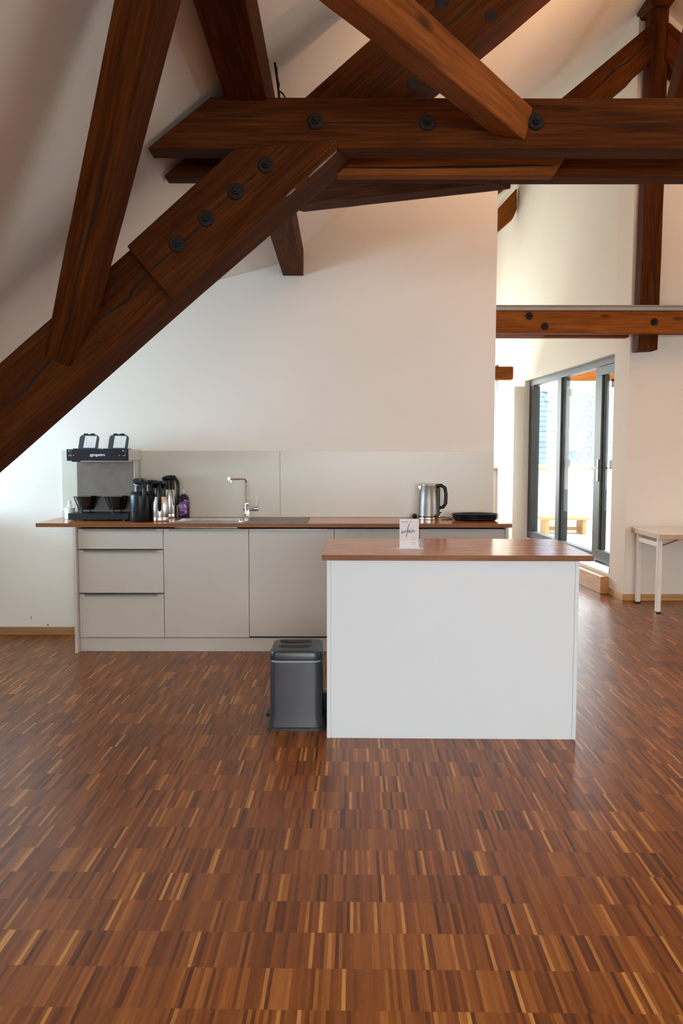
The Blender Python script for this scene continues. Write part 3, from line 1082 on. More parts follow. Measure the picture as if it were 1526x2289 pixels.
bx0, bx1 = at(1208, 1157, Y=12.2).x, at(1314, 1157, Y=12.2).x
bn = thing('terrace_bench', 'low wooden bench standing against the white terrace parapet', 'bench', ((bx0 + bx1) / 2, 12.3, 0.18))
for k in range(3):
    MB().box(bx0, bx1, 12.1 + k * 0.13, 12.21 + k * 0.13, bz - 0.03, bz).build('slat', 'oak', bn, axis=AX)
for xx in (bx0 + 0.06, bx1 - 0.1):
    MB().box(xx, xx + 0.05, 12.12, 12.46, 0.18, bz - 0.03).build('leg', 'oak', bn, axis=(0, 0, 1))
MB().box(bx0 + 0.1, bx1 - 0.1, 12.28, 12.31, bz - 0.2, bz - 0.15).build('stretcher', 'oak', bn, axis=AX)

# house across with a slate roof
hs = thing('slate_roof_house', 'pale house with grey slate roof beyond the terrace parapet', 'building', (13, 30, -3))
MB().box(4, 34, 30.0, 38, -4, 1.2).build('wall', 'house_white', hs)
rf = MB()
nc = 26
for k in range(nc):
    y0 = 29.5 + k * 0.2
    z0 = 1.0 + k * 0.2
    rf.prism([(4, y0, z0 + 0.035), (34, y0, z0 + 0.035), (34, y0 + 0.22, z0 + 0.225), (4, y0 + 0.22, z0 + 0.225)], (0, 0.02, -0.03))
rfo = rf.build('roof', 'slate', hs)
sl = MB()
for k in range(nc):
    y0 = 29.5 + k * 0.2
    z0 = 1.0 + k * 0.2
    for j in range(40):
        x0 = 8.0 + j * 0.32 + (k % 2) * 0.16
        sl.prism([(x0, y0 - 0.02, z0 + 0.05), (x0 + 0.15, y0 - 0.07, z0 + 0.02), (x0 + 0.30, y0 - 0.02, z0 + 0.05), (x0 + 0.30, y0 + 0.18, z0 + 0.235), (x0, y0 + 0.18, z0 + 0.235)], (0, 0.012, -0.015))
so2 = sl.build('shingles', 'slate', rfo)
so2['kind'] = 'stuff'
so2.matrix_parent_inverse = Matrix.Identity(4)
wn = at(1280, 982, Y=29.4)
MB().box(wn.x - 0.3, wn.x + 0.3, 29.3, 30.6, wn.z - 0.3, wn.z + 0.35).build('dormer_window', 'house_white', hs)
MB().box(wn.x - 0.28, wn.x + 0.28, 29.24, 29.3, wn.z - 0.42, wn.z - 0.12).build('window_box', 'window_dark', hs)

# ------------------------------------------------------------------ table at the right
tb = thing('folding_table', 'white folding table with beech edge against the right wall', 'table', (3.3, 7.3, 0))
tzt = at(1474, 1193, Y=6.95).z
tx0 = at(1474, 1200, Y=6.95).x
ty0, ty1 = 6.95, YR - 0.03
MB().box(tx0, tx0 + 1.4, ty0, ty1, tzt - 0.012, tzt).build('table_top', 'table_white', tb, bevel=0.003)
MB().box(tx0 + 0.002, tx0 + 1.398, ty0 + 0.002, ty1 - 0.002, tzt - 0.052, tzt - 0.0125).build('edge_frame', 'beech', tb, bevel=0.002)
for (lx, ly) in ((tx0 + 0.02, ty0 + 0.10), (tx0 + 0.02, ty1 - 0.10), (tx0 + 1.34, ty0 + 0.10), (tx0 + 1.34, ty1 - 0.10)):
    lg = MB().box(lx, lx + 0.04, ly - 0.02, ly + 0.02, 0.012, tzt - 0.053).build('leg', 'table_leg_white', tb, bevel=0.004)
    MB().box(lx - 0.001, lx + 0.041, ly - 0.021, ly + 0.021, 0.0, 0.012).build('foot_cap', 'black_plastic', lg).matrix_parent_inverse = Matrix.Identity(4)
for lx in (tx0 + 0.02, tx0 + 1.34):
    MB().box(lx + 0.005, lx + 0.035, ty0 + 0.12, ty1 - 0.12, tzt - 0.13, tzt - 0.085).build('cross_bar', 'table_leg_white', tb, bevel=0.003)
MB().tube([(tx0 + 0.05, ty0 + 0.1, tzt - 0.12), (tx0 + 0.22, ty0 + 0.1, tzt - 0.055)], 0.006, 8).build('folding_stay', 'steel', tb)

# ------------------------------------------------------------------ kitchen run
ZC = 5.638           # door fronts
X0 = -1.868
HC = 0.889
HW = 0.917
PL = 0.102
ep = tag(MB().box(X0, X0 + 0.0195, ZC - 0.045, YW - 0.02, 0, HC).build('end_panel', 'cabinet_white', bevel=0.001), 'narrow white end panel at the left end of the kitchen run', 'panel', )
ep2 = tag(MB().box(X0 + 3.021, X0 + 3.04, ZC - 0.025, YW - 0.02, 0, HC).build('end_panel', 'cabinet_white', bevel=0.001), 'narrow white end panel at the right end of the kitchen run', 'panel')
tag(MB().box(X0 + 0.0205, X0 + 3.02, ZC + 0.012, ZC + 0.028, 0.001, PL - 0.004).build('plinth', 'cabinet_white', bevel=0.001), 'long white plinth board along the floor under the cabinets', 'plinth')


def front(parent, name, x0, x1, z0, z1, handle=True):
    f = MB().box(x0 + 0.0018, x1 - 0.0018, ZC, ZC + 0.018, z0, z1).build(name, 'cabinet_white', parent, bevel=0.0012)
    if handle:
        hb = MB()
        hb.box(x0 + 0.043, x1 - 0.045, ZC - 0.016, ZC + 0.012, z1 + 0.0005, z1 + 0.0025)
        hb.box(x0 + 0.043, x1 - 0.045, ZC - 0.017, ZC - 0.014, z1 - 0.009, z1 + 0.0025)
        hb.build('handle', 'handle_grey', f, lab='slim dark metal edge grip').matrix_parent_inverse = Matrix.Identity(4)
        f.data
    return f


cabs = [('drawers', 'white base cabinet with three drawers, below the coffee machine'),
        ('door', 'white base cabinet with a plain door, below the sink bowl'),
        ('door', 'white base cabinet with a plain door behind the waste bin'),
        ('door', 'white base cabinet mostly hidden behind the island, second from the right end'),
        ('door', 'white base cabinet at the right end, below the kettle')]
for k, (kind, lab) in enumerate(cabs):
    x0 = X0 + 0.021 + k * 0.6
    cbn = thing('base_cabinet', lab, 'cabinet', (x0 + 0.3, ZC + 0.3, PL), group='base cabinets of the kitchen run')
    MB().box(x0 + 0.002, x0 + 0.598, ZC + 0.021, YW - 0.03, PL, HC - 0.012).build('body', 'cabinet_dark', cbn)
    top = HC - 0.013
    if kind == 'drawers':
        front(cbn, 'drawer', x0, x0 + 0.6, top - 0.142, top)
        front(cbn, 'drawer', x0, x0 + 0.6, top - 0.142 - 0.009 - 0.303, top - 0.142 - 0.009)
        front(cbn, 'drawer', x0, x0 + 0.6, PL + 0.002, top - 0.142 - 0.009 - 0.303 - 0.009)
    else:
        zb = PL + (0.010 if k == 2 else 0.002)
        front(cbn, 'door', x0, x0 + 0.6, zb, top)

# worktop
wx0, wx1 = X0 - 0.262, X0 + 3.04 + 0.022
wy0, wy1 = ZC - 0.022, YW - 0.012
SX0, SX1 = at(381, 1167, z=HW).x, at(688, 1167, z=HW).x
SY0, SY1 = wy0 + 0.05, wy0 + 0.44
BX0, BX1 = SX0 + 0.035, at(540, 1160, z=HW).x
BY0, BY1 = SY0 + 0.04, SY1 - 0.06
wt = thing('worktop', 'long oak coloured worktop on the kitchen run with a sink cut into it', 'worktop', ((wx0 + wx1) / 2, 5.9, HW))
wm = MB()
# ring of slabs around the bowl cut-out
wm.box(wx0, BX0 - 0.01, wy0, wy1, HC + 0.0005, HW)
wm.box(BX1 + 0.01, wx1, wy0, wy1, HC + 0.0005, HW)
wm.box(BX0 - 0.01, BX1 + 0.01, wy0, BY0 - 0.01, HC + 0.0005, HW)
wm.box(BX0 - 0.01, BX1 + 0.01, BY1 + 0.01, wy1, HC + 0.0005, HW)
wm.build('top', 'worktop_wood', wt, axis=AX)
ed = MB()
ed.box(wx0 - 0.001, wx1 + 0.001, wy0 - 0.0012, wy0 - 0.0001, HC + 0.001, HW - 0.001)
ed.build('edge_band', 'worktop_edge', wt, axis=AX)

# backsplash panels
bz0, bz1 = HW + 0.001, 1.424
xb0, xb1, xb2 = at(140, 1100, Y=YW).x, at(626, 1100, Y=YW).x, XE - 0.002
tag(MB().box(xb0, xb1 - 0.0012, YW - 0.011, YW - 0.001, bz0, bz1).build('backsplash_panel', 'backsplash_cream', bevel=0.001), 'cream backsplash panel behind the coffee machine and sink', 'panel', 'backsplash panels')
tag(MB().box(xb1 + 0.0012, xb2, YW - 0.011, YW - 0.001, bz0, bz1).build('backsplash_panel', 'backsplash_cream', bevel=0.001), 'cream backsplash panel behind the kettle, right of the seam', 'panel', 'backsplash panels')

# sink
sk = thing('sink', 'stainless steel inset sink with bowl and ribbed drainer', 'sink', ((SX0 + SX1) / 2, (SY0 + SY1) / 2, HW))
rim = MB()
zt_ = HW + 0.004
rim.box(SX0, BX0, SY0, SY1, HW + 0.0003, zt_)
rim.box(BX0, BX1, SY0, BY0, HW + 0.0003, zt_)
rim.box(BX0, BX1, BY1, SY1, HW + 0.0003, zt_)
rim.box(BX1, BX1 + 0.05, SY0, SY1, HW + 0.0003, zt_)
rim.build('rim', 'steel', sk, bevel=0.0015)
bw = MB()
t_ = 0.003
d_ = 0.17
bw.box(BX0, BX1, BY0, BY1, zt_ - d_ - t_, zt_ - d_)
bw.box(BX0 - t_, BX0, BY0, BY1, zt_ - d_, zt_ - 0.001)
bw.box(BX1, BX1 + t_, BY0, BY1, zt_ - d_, zt_ - 0.001)
bw.box(BX0, BX1, BY0 - t_, BY0, zt_ - d_, zt_ - 0.001)
bw.box(BX0, BX1, BY1, BY1 + t_, zt_ - d_, zt_ - 0.001)
bw.build('bowl', 'steel', sk)
dr = MB()
dr.box(BX1 + 0.05, SX1, SY0, SY1, HW + 0.0003, HW + 0.0022)
dr.box(BX1 + 0.05, SX1, SY0, SY0 + 0.02, HW + 0.0022, zt_)
dr.box(BX1 + 0.05, SX1, SY1 - 0.05, SY1, HW + 0.0022, zt_)
dr.box(SX1 - 0.03, SX1, SY0, SY1, HW + 0.0022, zt_)
for k in range(7):
    yy = SY0 + 0.055 + k * 0.05
    dr.box(BX1 + 0.07, SX1 - 0.05, yy, yy + 0.012, HW + 0.0022, HW + 0.0045)
dr.build('drainer', 'steel_brushed', sk, bevel=0.0006)
for px in (537, 546):
    p = at(px, 1165, z=zt_ + 0.005)
    MB().lathe([(0.013, 0), (0.013, 0.012), (0.010, 0.016), (0.009, 0.020), (0.004, 0.022)], (p.x, SY0 + 0.05 + (px - 537) * .012, zt_), 16).build('knob', 'chrome', sk, smooth=True)

# faucet
fx = at(552, 1150, Y=6.06).x
fy = SY1 - 0.03
fx = at(552, 1150, Y=fy).x
fc = thing('faucet', 'chrome kitchen faucet with angled spout and side lever', 'faucet', (fx, fy, zt_))
MB().lathe([(0.024, 0), (0.024, 0.006), (0.0215, 0.008), (0.0215, 0.10), (0.019, 0.106), (0.019, 0.112)], (fx, fy, zt_), 24).build('body', 'chrome', fc, smooth=True)
zsp = at(552, 1069, Y=fy).z
tip = at(511.5, 1069, Y=fy - 0.14)
pts = [(fx, fy, zt_ + 0.11), (fx, fy, zsp - 0.04)]
for k in range(1, 7):
    a = k / 6 * HP
    dx_, dy_ = tip.x - fx, tip.y - fy
    l_ = math.hypot(dx_, dy_)
    pts.append((fx + dx_ / l_ * 0.035 * (1 - math.cos(a)), fy + dy_ / l_ * 0.035 * (1 - math.cos(a)), zsp - 0.04 + 0.04 * math.sin(a)))
pts.append((tip.x, tip.y, zsp))
MB().tube(pts, 0.0115, 14).build('spout', 'chrome', fc, smooth=True)
MB().lathe([(0.008, 0), (0.008, 0.018)], (tip.x + 0.012, tip.y + 0.03, zsp - 0.026), 12).build('aerator', 'chrome', fc, smooth=True)
zm = at(552, 1137, Y=fy).z
MB().lathe([(0.017, -0.024), (0.018, -0.02), (0.018, 0.052), (0.0165, 0.053), (0.0165, 0.056), (0.018, 0.057), (0.018, 0.082), (0.016, 0.086)], (fx, fy, zm), 20, 'x').build('mixer_barrel', 'chrome', fc, smooth=True)
MB().tube([(fx + 0.07, fy, zm + 0.014), (fx + 0.078, fy, zm + 0.06), (fx + 0.081, fy, zm + 0.085)], 0.0035, 8).build('lever', 'chrome', fc, smooth=True)


# ------------------------------------------------------------------ coffee machine
CY0 = 5.79
cx0, cx1 = at(152, 1155, Y=CY0).x, at(288, 1155, Y=CY0).x
hx0, hx1 = at(149, 1016, Y=CY0).x, at(286.5, 1016, Y=CY0).x
zb0_, zb1_ = HW + 0.010, at(200, 1148, Y=CY0).z
zh0, zh1 = at(200, 1029.5, Y=CY0).z, at(200, 1004.5, Y=CY0).z
CYB = 6.12
cm = thing('coffee_machine', 'twin filter coffee machine with steel back at the left end of the worktop', 'coffee machine', ((cx0 + cx1) / 2, 5.95, HW))
MB().box(cx0, cx1, CY0, CYB - 0.02, zb0_, zb1_).build('base', 'black_panel', cm, bevel=0.003)
for xx in (cx0 + 0.03, cx1 - 0.05):
    for yy in (CY0 + 0.02, CYB - 0.06):
        MB().lathe([(0.012, 0), (0.012, 0.0098)], (xx + 0.01, yy, HW + 0.0002), 12).build('foot', 'black_plastic', cm)
# heating plates
for px in (195, 264):
    p = at(px, 1148, Y=CY0 + 0.112)
    MB().lathe([(0.06, 0.0), (0.06, 0.004), (0.052, 0.006), (0.002, 0.006)], (p.x, CY0 + 0.112, zb1_), 28).build('warming_plate', 'black_gloss', cm, smooth=True)
colx0, colx1 = at(172, 1090, Y=CY0 + 0.2).x, at(300, 1090, Y=CY0 + 0.2).x
MB().box(colx0, colx1, CY0 + 0.2, CYB, zb1_ - 0.01, zh0 + 0.01).build('back_column', 'steel_column', cm, bevel=0.002)
MB().box(colx1 - 0.001, colx1 + 0.004, CY0 + 0.2, CYB, zb1_ - 0.01, zh0 + 0.01).build('side_sheet', 'aluminium_light', cm)
hd = MB().box(hx0, hx1, CY0 + 0.006, CYB + 0.02, zh0, zh1).build('head', 'aluminium_light', cm, bevel=0.002)
fp = MB().box(hx0 - 0.001, hx1 + 0.001, CY0, CY0 + 0.006, zh0 - 0.002, zh1 + 0.001).build('front_panel', 'black_panel', cm, bevel=0.001)
lettering('ggmgastro', 0.026, ((hx0 + hx1) / 2, CY0 - 0.0008, (zh0 + zh1) / 2 + 0.001), (HP, 0, 0), 'white_plastic', fp, 0.0007)
for sx, rx in ((156.5, 165.5), (277, 267.5)):
    p = at(sx, 1017, Y=CY0)
    sw = MB().box(p.x - 0.010, p.x + 0.010, CY0 - 0.004, CY0, p.z - 0.014, p.z + 0.014).build('rocker_switch', 'black_gloss', fp, bevel=0.002)
    sw.matrix_parent_inverse = Matrix.Identity(4)
    for dx_ in (-0.005, 0.005):
        MB().box(p.x + dx_ - 0.002, p.x + dx_ + 0.002, CY0 - 0.0052, CY0 - 0.004, p.z - 0.007, p.z - 0.002).build('switch_mark', 'white_plastic', fp)
    r_ = at(rx, 1018, Y=CY0)
    MB().lathe([(0.0065, 0), (0.0065, -0.003), (0.004, -0.006), (0.0005, -0.007)], (r_.x, CY0, r_.z), 14, 'y').build('indicator_lamp', 'lamp_red', fp, smooth=True)
    for k, dx_ in enumerate((-0.007, 0.008)):
        g = at(sx, 1008, Y=CY0)
        tri = [(-0.005, 0.004), (0.005, 0.004), (0.0, -0.005)] if k == 0 else [(-0.005, -0.005), (0.005, -0.005), (0.0, 0.005)]
        MB().prism([(g.x + dx_ + a, CY0 - 0.0008, g.z + b_) for a, b_ in tri], (0, 0.0006, 0)).build('pictogram', 'print_slate' if k else 'white_plastic', fp)
for o in fp.children:
    o.matrix_parent_inverse = Matrix.Identity(4)
MB().box(hx0 + 0.03, hx1 - 0.02, CY0 + 0.02, CYB - 0.05, zh0 - 0.008, zh0).build('underside_rail', 'steel', cm)
MB().box(hx0 + 0.03, hx0 + 0.09, CY0 + 0.015, CY0 + 0.2, zh0 - 0.010, zh0 - 0.001).build('holder_rail', 'black_plastic', cm)
# spray heads
for px in (203, 262):
    p = at(px, 1031, Y=CY0 + 0.1)
    MB().lathe([(0.03, 0.0), (0.03, -0.006), (0.012, -0.010)], (p.x, CY0 + 0.1, zh0 - 0.001), 20).build('spray_head', 'steel', cm, smooth=True)
# tank lids standing open with white stickers
for px in (197, 263.5):
    c = at(px, 1000, Y=CY0 + 0.11)
    yl = CY0 + 0.11
    MB().box(c.x - 0.097, c.x + 0.083, yl - 0.05, yl + 0.06, zh1 + 0.0005, zh1 + 0.007).build('tank_collar', 'flap_grey', cm, bevel=0.003)
    z0, z1 = zh1 + 0.006, at(px, 970, Y=yl).z
    w_ = 0.074
    lean = 0.03
    prof = [(-w_, 0), (w_ * 0.93, 0), (w_, z1 - z0 - 0.035)]
    for k in range(1, 6):
        a = k / 6 * HP
        prof.append((w_ - 0.03 + 0.03 * math.cos(a), z1 - z0 - 0.035 + 0.03 * math.sin(a)))
    prof += [(w_ - 0.03, z1 - z0 - 0.005)]
    prof += [(-w_ + 0.035, z1 - z0 - 0.005)]
    for k in range(5, 0, -1):
        a = k / 6 * HP
        prof.append((-w_ + 0.035 - 0.03 * math.cos(a), z1 - z0 - 0.035 + 0.03 * math.sin(a)))
    prof.append((-w_ + 0.005, z1 - z0 - 0.035))
    hh = z1 - z0
    lid = MB().prism([(c.x + a, yl + lean * b_ / hh, z0 + b_) for a, b_ in prof], (0, 0.010, 0)).build('tank_lid', 'flap_grey', cm, bevel=0.002)
    clip = MB().box(c.x - 0.038, c.x - 0.012, yl + lean - 0.004, yl + lean + 0.014, z1 - 0.008, z1 + 0.004)
    clip.box(c.x + 0.012, c.x + 0.04, yl + lean - 0.004, yl + lean + 0.014, z1 - 0.008, z1 + 0.004)
    clip.box(c.x - 0.012, c.x + 0.012, yl + lean - 0.004, yl + lean + 0.014, z1 - 0.008, z1 - 0.001)
    clip.build('lid_catch', 'black_plastic', lid).matrix_parent_inverse = Matrix.Identity(4)
    sth = 0.085
    def stp_(a, b_):
        return (c.x + a, yl + lean * b_ / hh - 0.0012, z0 + b_)
    stk = MB().prism([stp_(-0.036, 0.006), stp_(0.049, 0.005), stp_(0.058, 0.006 + sth), stp_(-0.027, 0.008 + sth)], (0, 0.001, 0)).build('sticker', 'white_paper', lid)
    stk.matrix_parent_inverse = Matrix.Identity(4)
    for (a, b_, w2, h2) in ((-0.018, 0.072, 0.008, 0.004), (0.018, 0.070, 0.0015, 0.018), (-0.016, 0.036, 0.003, 0.010), (0.014, 0.034, 0.005, 0.006), (-0.008, 0.030, 0.006, 0.002)):
        MB().prism([stp_(a, b_), stp_(a + w2, b_), stp_(a + w2, b_ + h2), stp_(a, b_ + h2)], (0, -0.0006, 0)).build('printed_mark', 'print_grey', lid).matrix_parent_inverse = Matrix.Identity(4)

# filter baskets standing on the warming plates
for k, px in enumerate((195, 264)):
    p = at(px, 1150, Y=CY0 + 0.112)
    zb_ = zb1_ + 0.0065
    zt2 = at(px, 1109, Y=CY0 + 0.112).z
    fb = thing('filter_basket', ('black coffee filter basket on the left warming plate', 'black coffee filter basket on the right warming plate, beside the black jug')[k], 'filter basket', (p.x, CY0 + 0.112, zb_), 'filter baskets on the coffee machine')
    H_ = zt2 - zb_
    MB().lathe([(0.040, 0.016), (0.054, 0.022), (0.066, H_ * 0.6), (0.078, H_ - 0.012), (0.080, H_ - 0.004), (0.073, H_ - 0.004), (0.060, H_ * 0.6), (0.034, 0.022)], (p.x, CY0 + 0.112, zb_), 32).build('basket', 'black_gloss', fb, smooth=True)
    MB().lathe([(0.078, H_ - 0.006), (0.099, H_ - 0.005), (0.101, H_ - 0.002), (0.099, H_), (0.073, H_)], (p.x, CY0 + 0.112, zb_), 32, sx=1.0, sy=0.85).build('rim', 'black_gloss', fb, smooth=True)
    for s in (-1, 1):
        MB().tube([(p.x + s * 0.092, CY0 + 0.105, zb_ + H_ - 0.006), (p.x + s * 0.082, CY0 + 0.10, zb_ + H_ * 0.75), (p.x + s * 0.064, CY0 + 0.095, zb_ + H_ * 0.35), (p.x + s * 0.050, CY0 + 0.09, zb_ + 0.012)], 0.004, 8).build('rib', 'black_gloss', fb, smooth=True)
    for s in (-1, 1):
        MB().box(p.x + s * 0.03 - 0.004, p.x + s * 0.03 + 0.004, CY0 + 0.09, CY0 + 0.10, zb_, zb_ + 0.022).build('foot', 'black_gloss', fb)
    MB().box(p.x + 0.045, p.x + 0.085, CY0 + 0.055, CY0 + 0.085, zb_ + H_ - 0.004, zb_ + H_ + 0.006).build('grip', 'black_gloss', fb, bevel=0.003)


# ------------------------------------------------------------------ vacuum jugs
def jug(label, cx, cy, r, hb, htot, body, hand_ang, lid_lift=0.0, neck=0.6, group='vacuum jugs beside the coffee machine', cream=False):
    t = thing('vacuum_jug', label, 'jug', (cx, cy, HW), group)
    z = HW + 0.0005
    sh = hb * 0.80
    prof = [(r * 0.95, 0), (r, 0.006), (r, sh * 0.86), (r * 0.985, sh * 0.93)]
    if body == 'steel':
        prof = [(r * 0.97, 0), (r, 0.006), (r, 0.03), (r * 0.995, 0.031), (r, 0.032), (r, hb * 0.55), (r * 0.95, hb * 0.78), (r * 0.80, hb * 0.96), (r * 0.76, hb)]
    else:
        prof = [(r * 0.95, 0), (r, 0.006), (r, hb * 0.86), (r * 0.97, hb * 0.92), (r * 0.86, hb * 0.975), (r * 0.62, hb)]
    MB().lathe(prof, (cx, cy, z), 40).build('body', body, t, smooth=True)
    r2_ = prof[-1][0]
    MB().lathe([(r2_ * 0.98, hb - 0.002), (r2_ * 0.96, hb + (htot - hb) * 0.55), (r2_ * 0.9, htot - 0.022)], (cx, cy, z), 32).build('collar', 'black_plastic', t, smooth=True)
    # tilted lid
    ca, sa = math.cos(hand_ang), math.sin(hand_ang)
    lid = MB().lathe([(r2_ * 0.85, -0.006), (r2_ * 1.08, -0.002), (r2_ * 1.14, 0.008), (r2_ * 1.0, 0.018), (r2_ * 0.55, 0.024), (0.002, 0.025)], (0, 0, 0), 32)
    tilt = Matrix.Rotation(lid_lift, 4, Vector((-sa, ca, 0)))
    tr2 = Matrix.Translation((cx, cy, z + htot - 0.016 + abs(lid_lift) * 0.03))
    lid.v = [tuple(tr2 @ tilt @ Vector(p)) for p in lid.v]
    lo = lid.build('lid', 'black_plastic', t, smooth=True)
    if cream:
        sr = MB().lathe([(r2_ * 0.80, -0.020), (r2_ * 0.95, -0.014), (r2_ * 1.02, -0.005), (r2_ * 0.8, -0.004)], (0, 0, 0), 32)
        sr.v = [tuple(tr2 @ tilt @ Vector(p)) for p in sr.v]
        sr.build('lid_seal', 'white_plastic', t, smooth=True)
    # spout, opposite the handle
    sp_ = MB().loft([[(cx - ca * r2_ * k + (-sa) * w, cy - sa * r2_ * k + ca * w, z + hh) for (k, w) in ((0.85, -0.016), (1.18 + e_, -0.010), (1.25 + e_, 0), (1.18 + e_, 0.010), (0.85, 0.016))] for hh, e_ in ((hb + 0.002, -0.1), (htot - 0.028, 0.12))])
    sp_.build('spout', 'black_plastic', t, smooth=True)
    # handle
    q = lambda k, h: (cx + ca * k, cy + sa * k, z + h)
    pts = [q(r2_ * 0.7, htot - 0.012), q(r2_ + 0.03, htot - 0.008), q(r * 1.0 + 0.035, htot - 0.03), q(r + 0.042, htot - 0.07), q(r + 0.036, hb * 0.55), q(r + 0.022, hb * 0.46)]
    MB().tube(pts, [0.012, 0.013, 0.014, 0.014, 0.013, 0.009], 10, 0.75).build('handle', 'black_plastic', t, smooth=True)
    MB().tube([q(r2_ * 0.95, htot - 0.02), q(r2_ + 0.02, htot + 0.002 + abs(lid_lift) * 0.05)], 0.010, 8).build('hinge', 'black_plastic', t, smooth=True)
    return t


yj = 5.80
p = at(316, 1160, z=HW)
jx = lambda px, Y: at(px, 1140, Y=Y).x
sc_ = FPX
rb_ = 24 * 5.74 / FPX
j1 = jug('tall black vacuum jug with open lid standing in front beside the coffee machine', jx(314, 5.76), 5.76, 0.074, 0.215, 0.285, 'black_lacquer', math.radians(-62), 0.32, cream=True)
j2 = jug('brushed steel vacuum jug standing in front of the other jugs, handle towards the viewer', jx(357, 5.78), 5.78, 0.063, 0.178, 0.262, 'steel', math.radians(-78), -0.38)
j3 = jug('black vacuum jug half hidden behind the two front jugs', jx(338, 6.03), 6.03, 0.062, 0.205, 0.280, 'black_lacquer', math.radians(-30), 0.0)
j4 = jug('steel vacuum jug at the back, partly hidden, with big black handle', jx(378, 6.1), 6.1, 0.058, 0.215, 0.305, 'steel', math.radians(-35), -0.2)

# soap bottle
bx_, by_ = jx(411, 6.095), 6.095
sb = thing('soap_bottle', 'dark soap bottle with purple label and pale cap behind the sink', 'bottle', (bx_, by_, HW))
w2 = 12.6 * by_ / FPX
zl = lambda y: at(411, y, Y=by_).z


def ellring(w, d, z, n=28, p=2.6):
    out = []
    for k in range(n):
        a = 2 * math.pi * k / n
        c, s = math.cos(a), math.sin(a)
        out.append((bx_ + w * math.copysign(abs(c) ** (2 / p), c), by_ + d * math.copysign(abs(s) ** (2 / p), s), z))
    return out


hb0, hb1 = HW + 0.0005, zl(1105)
MB().loft([ellring(w2 * 0.95, 0.024, hb0), ellring(w2, 0.027, hb0 + 0.006), ellring(w2, 0.027, hb0 + (hb1 - hb0) * 0.70), ellring(w2 * 0.93, 0.026, hb0 + (hb1 - hb0) * 0.82), ellring(w2 * 0.7, 0.022, hb0 + (hb1 - hb0) * 0.94), ellring(w2 * 0.35, 0.014, hb1)]).build('body', 'soap_dark', sb, smooth=True)
MB().lathe([(0.011, 0), (0.011, 0.012), (0.009, 0.013)], (bx_, by_, hb1 - 0.001), 16).build('neck', 'cap_grey', sb, smooth=True)
MB().lathe([(0.0075, 0), (0.009, 0.004), (0.009, 0.010), (0.005, 0.018), (0.001, 0.019)], (bx_, by_, hb1 + 0.011), 16).build('cap', 'cap_cream', sb, smooth=True)
lbw = w2 * 0.80
yl_ = by_ - 0.0275
lp = lambda a, b_: (bx_ + a * lbw, yl_ - 0.0005, hb0 + b_ * (hb1 - hb0))
lb_ = MB().prism([lp(-0.85, 0.13), lp(-0.6, 0.10), lp(0.75, 0.19), lp(0.85, 0.25), lp(0.85, 0.76), lp(0.6, 0.75), lp(-0.75, 0.66), lp(-0.85, 0.62)], (0, 0.0018, 0)).build('label', 'label_purple', sb, lab='purple label with pale lettering')


def on_label(o):
    o.matrix_parent_inverse = Matrix.Identity(4)


on_label(lettering('REC\u25CF', 0.021, (bx_ - 0.008, yl_ - 0.0012, hb0 + 0.535 * (hb1 - hb0)), (HP, 0, 0), 'cap_cream', lb_, 0.0002))
on_label(lettering('SPEKT', 0.0175, (bx_ - 0.008, yl_ - 0.0012, hb0 + 0.445 * (hb1 - hb0)), (HP, 0, 0), 'cap_cream', lb_, 0.0002))
g = MB()
g.prism([lp(-0.75, 0.18), lp(0.2, 0.19), lp(0.2, 0.29), lp(-0.75, 0.29)], (0, -0.0008, 0))
g.prism([lp(-0.75, 0.385), lp(0.25, 0.385), lp(0.25, 0.398), lp(-0.75, 0.398)], (0, -0.0008, 0))
on_label(g.build('print_block', 'label_dark', lb_))
g = MB()
g.prism([lp(0.42, 0.43), lp(0.72, 0.44), lp(0.72, 0.51), lp(0.42, 0.50)], (0, -0.0008, 0))
g.prism([lp(0.45, 0.22), lp(0.70, 0.23), lp(0.70, 0.33), lp(0.45, 0.32)], (0, -0.0008, 0))
g.prism([lp(-0.75, 0.335), lp(0.2, 0.335), lp(0.2, 0.355), lp(-0.75, 0.355)], (0, -0.0008, 0))
on_label(g.build('print_patch', 'cap_cream', lb_))
on_label(MB().prism([lp(0.46, 0.36), lp(0.66, 0.36), lp(0.66, 0.41), lp(0.46, 0.41)], (0, -0.0008, 0)).build('print_dot', 'label_cyan', lb_))

# white mug and small white bottle beside the machine
mx_, my_ = at(156, 1140, Y=5.98).x, 5.98
mg = thing('mug', 'white mug standing left of the coffee machine', 'mug', (mx_, my_, HW))
MB().lathe([(0.034, 0), (0.037, 0.003), (0.037, 0.085), (0.035, 0.086), (0.034, 0.084), (0.034, 0.006), (0.001, 0.005)], (mx_, my_, HW + 0.0005), 32).build('cup', 'porcelain', mg, smooth=True)
MB().tube([(mx_ - 0.034, my_ - 0.005, HW + 0.070), (mx_ - 0.052, my_ - 0.010, HW + 0.068), (mx_ - 0.060, my_ - 0.012, HW + 0.048), (mx_ - 0.052, my_ - 0.010, HW + 0.026), (mx_ - 0.034, my_ - 0.005, HW + 0.020)], 0.005, 10).build('handle', 'porcelain', mg, smooth=True)
ox_, oy_ = at(154.5, 1120, Y=6.08).x, 6.09
wb = thing('white_bottle', 'small white bottle behind the mug', 'bottle', (ox_, oy_, HW))
MB().lathe([(0.022, 0), (0.023, 0.004), (0.023, 0.085), (0.012, 0.1)], (ox_, oy_, HW + 0.0005), 24).build('body', 'white_plastic', wb, smooth=True)
MB().lathe([(0.012, 0.1), (0.012, 0.126), (0.010, 0.128)], (ox_, oy_, HW + 0.0005), 20).build('cap', 'white_plastic', wb, smooth=True)

